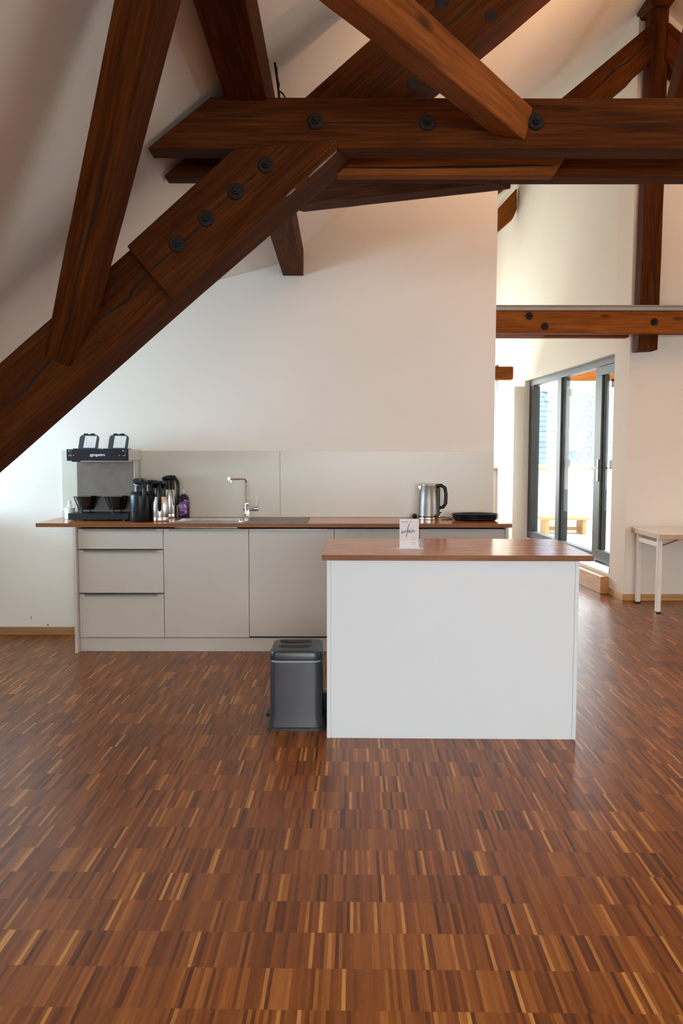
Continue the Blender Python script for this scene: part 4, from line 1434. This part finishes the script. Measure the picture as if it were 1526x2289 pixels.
# ------------------------------------------------------------------ kettle
ky = 5.98
kx = at(957, 1150, Y=ky).x
kr = 22.5 * ky / FPX
kzt = at(957, 1083, Y=ky).z
kt = thing('kettle', 'brushed steel electric kettle with black handle at the right end of the worktop', 'kettle', (kx, ky, HW))
MB().lathe([(kr * 1.02, 0), (kr * 1.03, 0.004), (kr * 1.03, 0.018), (kr * 0.98, 0.020)], (kx, ky, HW + 0.0005), 36).build('power_base', 'steel', kt, smooth=True)
MB().lathe([(kr * 1.0, 0.0205), (kr * 1.0, 0.027)], (kx, ky, HW), 36).build('base_ring', 'black_gloss', kt, smooth=True)
hk = kzt - HW
MB().lathe([(kr * 1.0, 0.0275), (kr * 1.0, 0.04), (kr * 0.93, hk * 0.55), (kr * 0.84, hk - 0.012), (kr * 0.80, hk - 0.006)], (kx, ky, HW), 40).build('body', 'steel_brushed', kt, smooth=True)
MB().lathe([(kr * 0.82, hk - 0.007), (kr * 0.80, hk), (kr * 0.55, hk + 0.005), (0.002, hk + 0.006)], (kx, ky, HW), 32).build('lid', 'steel', kt, smooth=True)
MB().loft([[(kx - kr * 0.80, ky - 0.016, HW + hk - 0.045), (kx - kr * 0.92, ky, HW + hk - 0.04), (kx - kr * 0.80, ky + 0.016, HW + hk - 0.045)], [(kx - kr * 0.78, ky - 0.022, HW + hk - 0.008), (kx - kr * 1.08, ky, HW + hk - 0.014), (kx - kr * 0.78, ky + 0.022, HW + hk - 0.008)]]).build('spout', 'steel', kt)
hx_ = kx + kr
MB().tube([(kx + kr * 0.62, ky - 0.012, HW + hk - 0.012), (hx_ + 0.018, ky - 0.02, HW + hk - 0.006), (hx_ + 0.044, ky - 0.022, HW + hk - 0.025), (hx_ + 0.052, ky - 0.022, HW + hk - 0.07), (hx_ + 0.050, ky - 0.022, HW + hk * 0.46), (hx_ + 0.032, ky - 0.02, HW + hk * 0.36), (kx + kr * 0.92, ky - 0.015, HW + hk * 0.33)], [0.014, 0.013, 0.0135, 0.013, 0.013, 0.013, 0.012], 12).build('handle', 'black_plastic', kt, smooth=True)
MB().box(kx + kr * 0.74, hx_ + 0.008, ky - 0.03, ky - 0.005, HW + 0.028, HW + hk - 0.02).build('handle_spine', 'black_plastic', kt, bevel=0.006)
MB().box(hx_ + 0.001, hx_ + 0.022, ky - 0.028, ky - 0.018, HW + 0.048, HW + 0.056).build('switch', 'black_gloss', kt, bevel=0.002)
cpts = [(kx + kr * 1.02, ky + 0.01, HW + 0.008), (kx + kr * 1.5, ky + 0.02, HW + 0.018), (kx + kr * 2.0, ky - 0.01, HW + 0.010), (kx + kr * 2.3, ky - 0.04, HW + 0.004), (kx + kr * 1.9, ky - 0.07, HW + 0.004), (kx + kr * 1.2, ky - 0.055, HW + 0.004)]
MB().tube(cpts, 0.003, 8).build('cord', 'cable_black', kt, smooth=True)
MB().lathe([(0.006, -0.02), (0.016, -0.014), (0.019, 0.0), (0.019, 0.012), (0.006, 0.014)], (kx - kr * 1.3, ky + 0.05, HW + 0.02), 20, 'y').build('plug', 'black_plastic', kt, smooth=True)
# black oval trays
px_, py_ = at(1060, 1153, Y=5.93).x, 5.90
rx_ = 52.5 * py_ / FPX
for k in range(3):
    lab = ('lowest black oval tray of the stack beside the kettle', 'middle black oval tray of the stack beside the kettle', 'topmost black oval tray of the stack beside the kettle')[k]
    zz = HW + 0.0005 + k * 0.014
    o = MB().lathe([(0.80, 0.0), (0.84, 0.001), (0.97, 0.015), (1.0, 0.019), (1.0, 0.0215), (0.97, 0.0205), (0.82, 0.006), (0.02, 0.005)], (0, 0, 0), 48)
    o.v = [(px_ + x * rx_, py_ + y * 0.13, zz + z) for x, y, z in o.v]
    tag(o.build('oval_tray', 'black_lacquer', smooth=True), lab, 'tray', 'black trays beside the kettle')

# ------------------------------------------------------------------ island
TI = -0.0157
IX, IY = -0.0681, 3.9078
iu = Vector((math.cos(TI), math.sin(TI), 0))
iv = Vector((-math.sin(TI), math.cos(TI), 0))
WI = 1.2266
I0 = Vector((IX, IY, 0))


def ib(a0, a1, b0, b1, z0, z1):
    return MB().obox(I0 + iu * a0 + iv * b0 + Vector((0, 0, z0)), iu, iv, Vector((0, 0, 1)), 0, a1 - a0, b1 - b0, z1 - z0)


DI = 0.60
isl = thing('kitchen_island', 'plain white kitchen island standing free in front of the kitchen run', 'kitchen island', tuple(I0 + iu * 0.6 + iv * 0.3))
ib(0, 0.0185, 0, DI, 0, HC).build('side_panel', 'panel_white', isl, bevel=0.001)
ib(WI - 0.0185, WI, 0, DI, 0, HC).build('side_panel', 'panel_white', isl, bevel=0.001)
ib(0.0193, WI - 0.0193, 0.0015, 0.0185, 0, HC).build('front_panel', 'panel_white', isl, bevel=0.0008)
ib(0.0193, WI - 0.0193, 0.03, DI - 0.02, 0.1, HC - 0.002).build('body', 'cabinet_dark', isl)
p_ = at(726, 1203.5, z=HW)
deep = (p_ - I0).dot(iv)
iw = thing('island_worktop', 'oak coloured worktop slab on the white island', 'worktop', tuple(I0 + iu * 0.6 + iv * 0.3 + Vector((0, 0, HC))))
ob = ib(-0.024, WI + 0.062, -0.024, deep, HC + 0.0005, HW)
ob.build('top', 'worktop_wood', iw, bevel=0.0015, axis=iu)
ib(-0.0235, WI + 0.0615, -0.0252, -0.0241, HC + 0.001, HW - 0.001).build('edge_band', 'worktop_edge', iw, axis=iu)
ib(0.42, 0.425, 0.0009, 0.0014, 0.57, 0.572).build('stain_speck', 'cap_cream', isl)

# sign holder on the island
sgp = at(914, 1226, z=HW)
ang = math.radians(5)
su = Vector((math.cos(ang), math.sin(ang), 0))
sv = Vector((-math.sin(ang), math.cos(ang), 0))
wS = 43 * sgp.y / FPX / math.cos(ang)
hS = (at(914, 1160.5, Y=sgp.y).z - HW)
sg = thing('sign_holder', 'clear acrylic table stand with a white card reading wlan on the island', 'sign', tuple(sgp))
so_ = Vector((sgp.x, sgp.y, HW + 0.0005))
lean = Vector((0, 0, 1))
ov = MB().obox(so_ - su * wS / 2 - sv * 0.001, su, sv, lean, 0, wS, 0.003, hS)
ov.build('front_plate', 'white_paper', sg)
cd = MB().obox(so_ - su * (wS / 2 - 0.003) - sv * 0.0018 + Vector((0, 0, hS * 0.26)), su, sv, lean, 0, wS - 0.006, 0.0008, hS * 0.69).build('card_print', 'card_pinkish', sg, lab='pale pink upper field of the card')
MB().obox(so_ - su * (wS / 2 + 0.022) - sv * 0.022, su, sv, lean, 0, wS + 0.044, 0.05, 0.0022).build('foot_plate', 'acrylic', sg)
MB().obox(so_ - su * (wS / 2 + 0.014) - sv * 0.0225, su, sv, lean, 0, wS + 0.036, 0.0022, 0.003).build('foot_edge', 'white_plastic', sg)


def on_sign(a, b_):
    """card coordinates 0..1"""
    return so_ + su * ((a - 0.5) * wS) + Vector((0, 0, b_ * hS)) - sv * 0.0022


rotS = (HP, 0, ang)
lettering('MEET', 0.0105, on_sign(0.31, 0.902), rotS, 'print_red', sg)
lettering('H', 0.0105, on_sign(0.135, 0.902), rotS, 'print_slate', sg)
MB().lathe([(0.0018, 0), (0.0018, 0.0006)], tuple(on_sign(0.135, 0.90) - sv * 0.0006), 8, 'y').build('logo_dot', 'print_red', sg)
lettering('EX', 0.0105, on_sign(0.565, 0.902), rotS, 'print_slate', sg)
# handwritten wlan
strokes = [[(0.13, 0.625), (0.115, 0.56), (0.10, 0.525), (0.125, 0.515), (0.16, 0.545), (0.19, 0.575), (0.20, 0.54), (0.225, 0.53), (0.26, 0.57), (0.275, 0.61), (0.30, 0.585), (0.345, 0.585), (0.38, 0.60)],
           [(0.51, 0.84), (0.46, 0.76), (0.42, 0.67), (0.395, 0.59), (0.37, 0.49), (0.345, 0.40)],
           [(0.54, 0.625), (0.50, 0.64), (0.455, 0.59), (0.445, 0.55), (0.47, 0.55), (0.52, 0.595), (0.535, 0.61), (0.525, 0.57), (0.56, 0.535), (0.60, 0.55)],
           [(0.655, 0.64), (0.64, 0.59), (0.60, 0.53)],
           [(0.61, 0.545), (0.66, 0.60), (0.70, 0.625), (0.715, 0.585), (0.74, 0.56), (0.77, 0.57), (0.80, 0.61)]]


def smoothpts(p, n=5):
    out = []
    for i in range(len(p) - 1):
        p0 = p[max(i - 1, 0)]
        p1, p2 = p[i], p[i + 1]
        p3 = p[min(i + 2, len(p) - 1)]
        for k in range(n):
            t = k / n
            out.append(tuple(0.5 * ((2 * p1[c]) + (-p0[c] + p2[c]) * t + (2 * p0[c] - 5 * p1[c] + 4 * p2[c] - p3[c]) * t * t + (-p0[c] + 3 * p1[c] - 3 * p2[c] + p3[c]) * t ** 3) for c in (0, 1)))
    out.append(p[-1])
    return out


wl = MB()
for i, s in enumerate(strokes):
    wl.tube([on_sign(a, b_) for a, b_ in smoothpts(s)], 0.0015 if i != 1 else 0.0019, 6)
wl.build('lettering_wlan', 'print_blue', sg, lab='blue handwritten word wlan')
lettering('Gast', 0.008, on_sign(0.74, 0.305), rotS, 'print_rose', sg)
g = MB()
for (a, b_, w_) in ((0.62, 0.20, 0.26), (0.62, 0.165, 0.28), (0.62, 0.13, 0.22)):
    g.obox(on_sign(a, b_), su, sv, lean, 0, w_ * wS, 0.0004, 0.0012)
g.build('small_print', 'print_slate', sg)

# ------------------------------------------------------------------ waste bin
bnY = at(665, 1634, z=0.0).y
bcx = (at(594, 1632, z=0).x + at(728, 1634, z=0).x) / 2
bn_ = thing('waste_bin', 'grey pedal bin with black lid standing left of the island', 'bin', (bcx, bnY + 0.17, 0))
wb0 = (at(728, 1634, z=0).x - at(596, 1634, z=0).x) / 2
zl0 = at(660, 1481, Y=bnY + 0.03).z
wtop = 59 * (bnY + 0.02) / FPX
by0 = bnY + 0.165


def rr(w, d, z, r=0.045, n=6, cy=by0):
    out = []
    for (sx, sy, a0) in ((1, -1, -HP), (1, 1, 0), (-1, 1, HP), (-1, -1, math.pi)):
        for k in range(n + 1):
            a = a0 + k / n * HP
            out.append((bcx + sx * (w - r) + r * math.cos(a), cy + sy * (d - r) + r * math.sin(a), z))
    return out


MB().loft([rr(wb0, 0.165, 0.0), rr(wb0, 0.165, 0.012), rr(wb0 - 0.004, 0.161, 0.016)]).build('foot_rim', 'bin_grey', bn_, smooth=True)
MB().loft([rr(wb0 - 0.006, 0.159, 0.0165), rr(wb0 - 0.016, 0.154, 0.07), rr(wtop + 0.004, 0.148, zl0 - 0.06), rr(wtop, 0.146, zl0)]).build('body', 'bin_grey', bn_, smooth=True)
MB().loft([rr(wtop - 0.004, 0.142, zl0 + 0.0005), rr(wtop - 0.004, 0.142, zl0 + 0.012)]).build('bin_liner', 'liner_film', bn_, smooth=True)
LZ = zl0 + 0.012
ld = MB().loft([rr(wtop + 0.002, 0.148, LZ), rr(wtop + 0.004, 0.150, LZ + 0.022), rr(wtop - 0.002, 0.144, LZ + 0.042), rr(wtop - 0.02, 0.126, LZ + 0.05)]).build('lid', 'bin_lid', bn_, smooth=True)
for dy in (-0.055, 0.055):
    ln = MB()
    pts = []
    for k in range(9):
        a = -1 + 2 * k / 8
        pts.append((bcx + a * 0.085 - 0.01, by0 + dy - 0.02 * (1 - a * a) + 0.015, LZ + 0.05))
    ln.tube(pts, [0.004] + [0.010] * 7 + [0.004], 8)
    ln.build('lid_ridge', 'bin_lid', ld, smooth=True).matrix_parent_inverse = Matrix.Identity(4)
for dy in (-0.045, 0.03):
    MB().box(bcx + wtop - 0.016, bcx + wtop - 0.002, by0 + dy - 0.028, by0 + dy + 0.028, LZ + 0.036, LZ + 0.045).build('lid_hinge', 'flap_grey', ld, bevel=0.002).matrix_parent_inverse = Matrix.Identity(4)
MB().tube([(bcx - wtop - 0.003, by0 - 0.06, LZ + 0.016), (bcx - wtop - 0.006, by0, LZ + 0.018), (bcx - wtop - 0.003, by0 + 0.06, LZ + 0.016)], 0.004, 8).build('lid_grip', 'bin_lid', ld).matrix_parent_inverse = Matrix.Identity(4)
MB().box(bcx - wb0 - 0.012, bcx - wb0 + 0.02, by0 - 0.05, by0 + 0.05, 0.035, 0.052).build('pedal', 'black_plastic', bn_, bevel=0.004)
MB().box(bcx + wb0 - 0.02, bcx + wb0 + 0.006, by0 + 0.05, by0 + 0.11, 0.02, 0.13).build('hinge_back', 'black_plastic', bn_, bevel=0.003)


# ------------------------------------------------------------------ warm uplights lying on the rear tie
def uplight(label, x, y, z, power, col=(1.0, 0.53, 0.22)):
    t = thing('uplight', label, 'lamp', (x, y, z))
    MB().box(x - 0.16, x + 0.16, y - 0.04, y + 0.04, z, z + 0.05).build('housing', 'iron', t, bevel=0.004)
    l = bpy.data.lights.new('uplight_lamp', 'AREA')
    l.shape = 'RECTANGLE'
    l.size, l.size_y = 0.3, 0.06
    l.energy = power
    l.color = col
    o = bpy.data.objects.new('uplight_lamp', l)
    o.location = (x, y, z + 0.055)
    o.rotation_euler = (math.pi, 0, 0)
    COL.objects.link(o)
    return t


uplight('small dark uplight lying on top of the rear tie beam', 2.5, 3.51, ZT1 + 0.001, 100)
